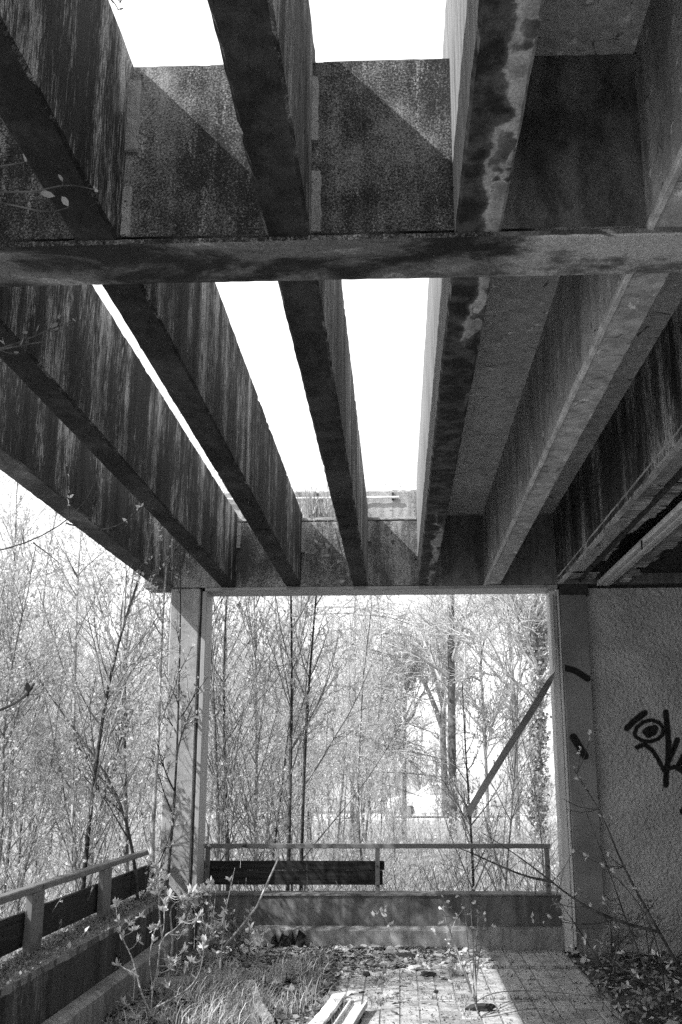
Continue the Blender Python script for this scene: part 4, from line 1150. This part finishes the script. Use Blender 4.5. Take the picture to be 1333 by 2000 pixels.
twig_in("short twig poking in at the upper left corner", [[(-70, 35), (0, 14), (40, 8), (76, 0), (110, -8)]], [(110, -8)], 2.2, .02, .0024, .0014, (M['bark_mid'], M['bark_mid']), seed=6)
twig_in("small twig end hanging into the sky at the top edge", [[(190, -45), (212, -8), (226, 8), (232, 20)], [(212, -8), (230, -2), (236, 4)]], [(232, 18), (237, 3), (222, 6)], 2.2, .016, .0018, .0012, (M['bark_mid'], M['weed']), seed=7)

# plants on the roof and hanging down the far beam
rh = np.random.default_rng(12)
hang = []
for i in range(46):
    u = rh.uniform(594, 668); v = rh.uniform(1060, 1142); hang.append((u, v, YL - .06 - rh.uniform(0, .06)))
bush("hanging_plant", "leafy creeper hanging down the far beam between two ribs", "creeper", [[(615, 1012, 9.0), (608, 1060, 8.98), (612, 1110, 8.97), (605, 1150, 8.97)], [(640, 1015, 9.0), (650, 1070, 8.98), (640, 1120, 8.97)], [(600, 1030, 9.0), (596, 1080, 8.98), (600, 1130, 8.97)]], hang, 8.97, rh, .05, (M['bark_mid'], M['weed']), per=(1, 4), r0=.004, r1=.002, jit=.01, wr=.6)
def tuft(name, label, base, n, h, spread, mat, seed, lean=(0, 0), kind=None, cat_="grass"):
    r = np.random.default_rng(seed)
    b = np.asarray(base) + np.stack([r.normal(size=n) * spread[0], r.normal(size=n) * spread[1], np.zeros(n)], -1)
    V, F = blades(r, b, h, lean)
    o = bpy.data.objects.new(name, arr_mesh(name, V, F)); o.data.materials.append(mat); C.objects.link(o)
    return tag(o, label, cat_, None, kind)
def blades(r, b, h, lean=(0, 0), w=.0035):
    n = len(b); a = r.uniform(0, 6.28, n); hh = h * r.uniform(.4, 1.25, n)
    d = np.stack([np.cos(a), np.sin(a), 0 * a], -1) * (r.uniform(.15, .9, n) * hh)[:, None] + np.array([lean[0], lean[1], 0]) * hh[:, None]
    s = np.stack([-np.sin(a), np.cos(a), 0 * a], -1) * w * r.uniform(.6, 1.4, (n, 1))
    V = []
    for t, k in ((0, 1), (.4, .9), (.75, .65), (1, .1)):
        c = b + d * t * t + np.stack([0 * hh, 0 * hh, hh * (t - .35 * t * t * t)], -1)
        V += [c + s * k, c - s * k]
    V = np.stack(V, 1); q = (np.arange(n) * 8)[:, None]
    F = np.concatenate([q + np.array([[2 * i, 2 * i + 1, 2 * i + 3, 2 * i + 2]]) for i in range(3)], 0)
    return V.reshape(-1, 3), F
tuft("roof_grass", "dry grass tuft spilling over the far beam from the roof", at(615, 1008, y=9.2), 170, .30, (.09, .08), M['grass'], 21, (0, -.25), "stuff")
tuft("roof_grass", "thin dry stalks standing on the roof behind the third rib", at(625, 1000, y=9.3), 14, .75, (.07, .05), M['grass'], 22, (0, 0), "stuff")

# ------------------------------------------------------------------ ground cover (nobody could count it)
def scatter(name, label, cat_, n, fn, size, mat, seed, tilt=.35, wr=.6):
    r = np.random.default_rng(seed); b = fn(r, n); n = len(b)
    a = r.uniform(0, 6.28, n); d = np.stack([np.cos(a), np.sin(a), r.normal(size=n) * tilt], -1)
    up_ = np.stack([r.normal(size=n) * tilt, r.normal(size=n) * tilt, np.ones(n)], -1)
    d = nrm(d); s = nrm(np.cross(d, up_)); l = (size * r.lognormal(0, .45, n))[:, None]
    V = np.stack([b - d * l * .5, b + s * l * wr * r.uniform(.3, .7, (n, 1)) + [0, 0, .004], b + d * l * .5 + [0, 0, .006], b - s * l * wr * r.uniform(.3, .7, (n, 1))], 1).reshape(-1, 3)
    V[:, 2] = np.maximum(V[:, 2], .0015)
    o = bpy.data.objects.new(name, arr_mesh(name, V, np.arange(n * 4).reshape(n, 4))); o.data.materials.append(mat); C.objects.link(o)
    return tag(o, label, cat_, None, "stuff")
def lit(r, n):
    x = r.normal(-.55, .55, n); y = 9.24 - np.abs(r.normal(0, .42, n)); z = .004 + .025 * r.random(n) * np.exp(-(9.24 - y) * 2)
    k = (x > -1.75) & (x < .75) & (y > 6.3); return np.stack([x, y, z], -1)[k]
scatter("leaf_litter", "dead leaves and crumbled bits strewn before the far skirting", "leaf litter", 5200, lit, .045, M['litter'], 31)
def lit2(r, n):
    x = r.uniform(-1.6, .5, n); y = r.uniform(6.3, 9.2, n); k = r.random(n) < np.clip(.95 - (x + 1.2) * .55, .10, 1) * np.clip((y - 6.2) / 1.6, .15, 1)
    return np.stack([x, y, .003 + .01 * r.random(n)], -1)[k]
scatter("leaf_litter", "thin scatter of dead leaves over the middle tiles", "leaf litter", 3600, lit2, .032, M['litter'], 32)
scatter("floor_grit", "fine dark grit and crumbs lying on the tiles", "grit", 3500, lambda r, n: np.stack([r.uniform(-1.2, 1.35, n), r.uniform(6.3, 9.25, n), np.full(n, .003)], -1), .010, M['soil'], 33)
scatter("soil_litter", "dead leaves on the soil before the graffiti wall", "leaf litter", 2600, lambda r, n: np.stack([r.uniform(1.36, 3.2, n), r.uniform(6.4, 9.05, n), .0 + .02 * r.random(n)], -1), .045, M['litter'], 34)
r = np.random.default_rng(35)
n = 9000
bx_ = r.normal(-1.05, .40, n); by_ = r.uniform(6.25, 8.6, n)
gap = np.sin(bx_ * 7.1 + by_ * 2.3) + np.sin(bx_ * 3.3 - by_ * 5.9 + 1) + .7 * np.sin(bx_ * 15 + by_ * 11)
k = (bx_ > -1.76) & (bx_ < -.55 + .25 * (by_ < 7.0)) & (gap > -.5) & (r.random(n) < np.clip(1.05 - np.abs(by_ - 7.2) * .6, .12, 1))
gb = np.stack([bx_, by_, np.zeros(n)], -1)[k]
g1, g2 = gb[::2], gb[1::2]
V, F = cat(blades(r, g1, .19, (.15, -.1), w=.0026), blades(r, g2[::2], .10, (-.2, .1), w=.003), blades(r, g2[1::2], .045, w=.004))
o = bpy.data.objects.new("dry_grass", arr_mesh("dry_grass", V, F)); o.data.materials.append(M['grass']); C.objects.link(o)
tag(o, "pale dry grass growing over the left half of the terrace floor", "grass", None, "stuff")
n = 1500
jy = np.where(r.random(n) < .5, 8.43, 7.335) + r.normal(0, .012, n); jx = r.uniform(-.4, 1.34, n)
dens = (np.sin(jx * 9 + jy) + np.sin(jx * 23 + 2 * jy)) * .25 + .5
kk = (r.random(n) < dens) & (r.random(n) < np.clip(.35 + jx * .9, .1, 1))
b1 = np.stack([jx, jy, np.full(n, -.008)], -1)[kk]
n = 420; b2 = np.stack([.40 + r.normal(0, .018, n), 6.4 + 2.7 * r.random(n) ** .8, np.full(n, -.008)], -1)
b2 = b2[(np.sin(b2[:, 1] * 14) > -.2)]
n = 260; b3 = np.stack([-.16 + r.normal(0, .035, n), r.choice([7.25, 7.9, 8.5], n) + r.normal(0, .10, n), np.full(n, -.008)], -1)
V, F = blades(r, np.vstack([b1, b2, b3]), .055, w=.003)
o = bpy.data.objects.new("joint_weed", arr_mesh("joint_weed", V, F)); o.data.materials.append(M['weed']); C.objects.link(o)
tag(o, "short weeds and moss filling the joints of the floor", "weeds", None, "stuff")
r = np.random.default_rng(36); n = 9000
x = r.uniform(-2.17, -1.90, n); y = r.uniform(3.6, 9.0, n); b = np.stack([x, y, np.full(n, .472)], -1)
b = b[r.random(n) < np.clip((-x[:] - 1.88) * 6, .25, 1)]
V, F = leaves(r, np.stack([b, b + [0, 0, .012]], 1), len(b), .022, 0, wr=.7)
o = bpy.data.objects.new("parapet_moss", arr_mesh("parapet_moss", V, F)); o.data.materials.append(M['weed']); C.objects.link(o)
tag(o, "moss and leaf crumbs along the top of the left parapet", "moss", None, "stuff")

# ------------------------------------------------------------------ debris
def plank(name, label, a, b, w, h, mat, z=.012, channel=False, dz=0.0):
    """board from a to b (x, y) on the floor"""
    a = Vector((a[0], a[1], z)); b = Vector((b[0], b[1], z + dz)); d = (b - a); L = d.length
    bm = bmesh.new()
    if channel:
        box_bm(bm, -w / 2, w / 2, 0, L, 0, .008); box_bm(bm, -w / 2, -w / 2 + .010, 0, L, .0081, h); box_bm(bm, w / 2 - .010, w / 2, 0, L, .0081, h)
    else:
        box_bm(bm, -w / 2, w / 2, 0, L, 0, h); bmesh.ops.bevel(bm, geom=bm.edges[:], offset=min(.004, h * .2), segments=1, affect='EDGES')
        for i in range(1, 14): bmesh.ops.bisect_plane(bm, geom=bm.verts[:] + bm.edges[:] + bm.faces[:], plane_co=(0, L * i / 14, 0), plane_no=(0, 1, 0))
        rj = random.Random(int(L * 1000)); bend = rj.uniform(-.02, .02)
        for v in bm.verts:
            e_ = 1.0 if (v.co.y < L * .04 or v.co.y > L * .96) else .12
            v.co.x += rj.uniform(-.004, .004) + bend * math.sin(v.co.y / L * 3.1); v.co.y += rj.uniform(-.03, .03) * e_; v.co.z += rj.uniform(-.0015, .0015)
    me = bpy.data.meshes.new(name); bm.to_mesh(me); bm.free(); me.materials.append(mat)
    o = bpy.data.objects.new(name, me); o.location = a; o.rotation_euler = (math.atan2(d.z, math.hypot(d.x, d.y)), 0, math.atan2(-d.x, d.y)); C.objects.link(o)
    return tag(o, label, "plank")
plank("white_plank", "white plank lying on the tiles, left of the white channel", (-.52, 6.25), (-.405, 7.20), .085, .022, M['white_board'], z=.03, dz=.01)
plank("white_channel", "white channel section lying on the tiles beside the plank", (-.375, 6.1), (-.270, 6.97), .115, .035, M['white_board'], z=.012, channel=True, dz=.02)
plank("grey_batten", "short weathered channel batten lying on the leaf litter", (-.753, 7.75), (-.665, 8.30), .06, .035, M['grey_wood'], z=.02, channel=True)
plank("white_plank", "pale splintered board half hidden in the dry grass", (-.78, 6.5), (-1.02, 7.42), .065, .018, M['grey_wood'], z=.03, dz=.05)
plank("stone_slab", "pale flat slab lying in the grass at the column foot", (-1.72, 7.62), (-1.18, 7.74), .22, .04, M['lip'], z=.015)
def chunk(name, label, c, size, mat, seed, flatn=1.0, peak=0.0):
    bm = bmesh.new(); bmesh.ops.create_icosphere(bm, subdivisions=2, radius=1.0); rg_ = random.Random(seed)
    for v in bm.verts:
        k = 1 + rg_.uniform(-.28, .22)
        v.co = Vector((v.co.x * size[0] * k, v.co.y * size[1] * k, v.co.z * size[2] * k * flatn))
        if peak and v.co.z > 0: f_ = max(0, 1 - v.co.z / size[2] * peak); v.co.x *= f_; v.co.y *= f_
        v.co.z = max(v.co.z, -size[2] * .6)
    me = bpy.data.meshes.new(name); bm.to_mesh(me); bm.free(); me.materials.append(mat)
    o = bpy.data.objects.new(name, me); o.location = (c[0], c[1], size[2] * .6); C.objects.link(o)
    return tag(o, label, "rubble")
F0 = lambda u, v: at(u, v, z=0.0)
chunk("rubble_chunk", "pale peaked rubble chunk before the far skirting", F0(762, 1866), (.055, .04, .045), M['stone'], 1, peak=.5)
chunk("rubble_chunk", "dark flat chunk just right of the pale peaked chunk", F0(790, 1872), (.10, .05, .025), M['stone_dark'], 2)
chunk("rubble_chunk", "pale flat stone on the tiles left of centre", F0(757, 1886), (.065, .05, .02), M['stone'], 3)
chunk("rubble_chunk", "squarish pale stone lying alone on the middle tiles", F0(811, 1894), (.055, .035, .022), M['stone'], 4)
chunk("moss_clump", "dark moss clump lying on the middle tiles", F0(836, 1906), (.06, .045, .02), M['stone_dark'], 5)
chunk("rubble_chunk", "small dark pebble left of the moss clump", F0(716, 1906), (.03, .03, .02), M['stone_dark'], 6)
chunk("rubble_chunk", "small pale pebble at the back of the litter", F0(722, 1852), (.035, .03, .02), M['stone'], 7)
chunk("rubble_chunk", "tiny dark crumb on the sunlit tiles", F0(852, 1939), (.018, .015, .012), M['stone_dark'], 8)
chunk("rotten_log", "short dark rotten lump in the open floor joint", F0(940, 1974), (.10, .035, .03), M['stone_dark'], 9)
# torn dark sheet leaning on the skirting
bm = bmesh.new(); rg_ = random.Random(4)
nx_, nz_ = 10, 5; vs = []
for j in range(nz_ + 1):
    for i in range(nx_ + 1):
        hgt = (.05 + .13 * abs(math.sin(i * 1.25 + .6)) * (.5 + .5 * i / nx_))
        vs.append(bm.verts.new((-1.10 + .29 * i / nx_, 9.245 - .10 * (1 - j / nz_) + rg_.uniform(-.018, .018), .004 + hgt * j / nz_)))
for j in range(nz_):
    for i in range(nx_): bm.faces.new((vs[j * (nx_ + 1) + i], vs[j * (nx_ + 1) + i + 1], vs[(j + 1) * (nx_ + 1) + i + 1], vs[(j + 1) * (nx_ + 1) + i]))
bmesh.ops.solidify(bm, geom=bm.faces[:], thickness=.003)
me = bpy.data.meshes.new("torn_sheet"); bm.to_mesh(me); bm.free()
tag(link("torn_sheet", me, flat("roofing_felt", .035, .8, 0, .4, 20)), "torn dark roofing sheet leaning on the far skirting", "sheet")

# matted leaves and weeds under the grass
scatter("leaf_litter", "matted dark leaves under the dry grass on the left", "leaf litter", 5200, lambda r, n: np.stack([r.uniform(-1.79, -.45, n), r.uniform(6.2, 8.9, n), .004 + .02 * r.random(n)], -1), .04, M['mat_leaf'], 41)
r = np.random.default_rng(44); n = 900
cx_ = r.uniform(-1.75, -.6, 40); cy_ = r.uniform(6.3, 8.8, 40); i = r.integers(0, 40, n)
b = np.stack([cx_[i] + r.normal(0, .05, n), cy_[i] + r.normal(0, .05, n), np.full(n, .01)], -1)
V, F = bigleaf(r, b, nrm(np.stack([r.normal(size=n), r.normal(size=n), r.uniform(.2, 1.2, n)], -1)), .05, .5)
o = bpy.data.objects.new("low_weed", arr_mesh("low_weed", V, F)); o.data.materials.append(M['weed']); C.objects.link(o)
tag(o, "low broad-leaved weeds scattered through the dry grass", "weeds", None, "stuff")

# tangled growth round the foot of the corner column
def tangle(label, cx, cy, n, h, seed, lf, mats, spread=.22, z=0.0):
    r = np.random.default_rng(seed); st = []
    for i in range(n):
        b = np.array([cx + r.normal(0, spread), cy + r.normal(0, spread), z]); d = np.array([r.normal(0, .35), r.normal(0, .3), 1.0]); L = h * r.uniform(.45, 1.15)
        p = [b + d * L * t + np.array([r.normal(0, .03), r.normal(0, .03), -.12 * L * t * t]) for t in (0, .3, .6, .85, 1)]
        p[0] = b; st.append((np.array(p), np.linspace(.0065, .0022, 5)))
    plant("tangled_shrub", label, "shrub", (cx, cy, z), st, r,
          [dict(n=n * 6, t0=.2, t1=1, L=.22 * h, ang=(.4, 1.0), up=.1, S=4, wig=.15, rmax=.003, rmin=.0018), dict(n=n * 9, t0=.3, t1=1, L=.09 * h, ang=(.4, 1.0), up=.1, S=3, wig=.2, rmax=.0022, rmin=.0014)],
          (lf, .040, dict(wr=.5)), mats)
tangle("tangled leafy shrub at the foot of the corner column", -1.68, 8.45, 9, .62, 61, 260, (M['bark_mid'], M['twig'], M['leaf_big']))
tangle("dark leafy tangle against the far parapet beside the column", -1.45, 8.95, 9, .34, 63, 220, (M['bark_dark'], M['twig'], M['weed']), .20)
tangle("sparse leafy shrub on the soil before the pier", 1.62, 8.1, 10, .55, 64, 260, (M['bark_dark'], M['twig'], M['weed']), .2)
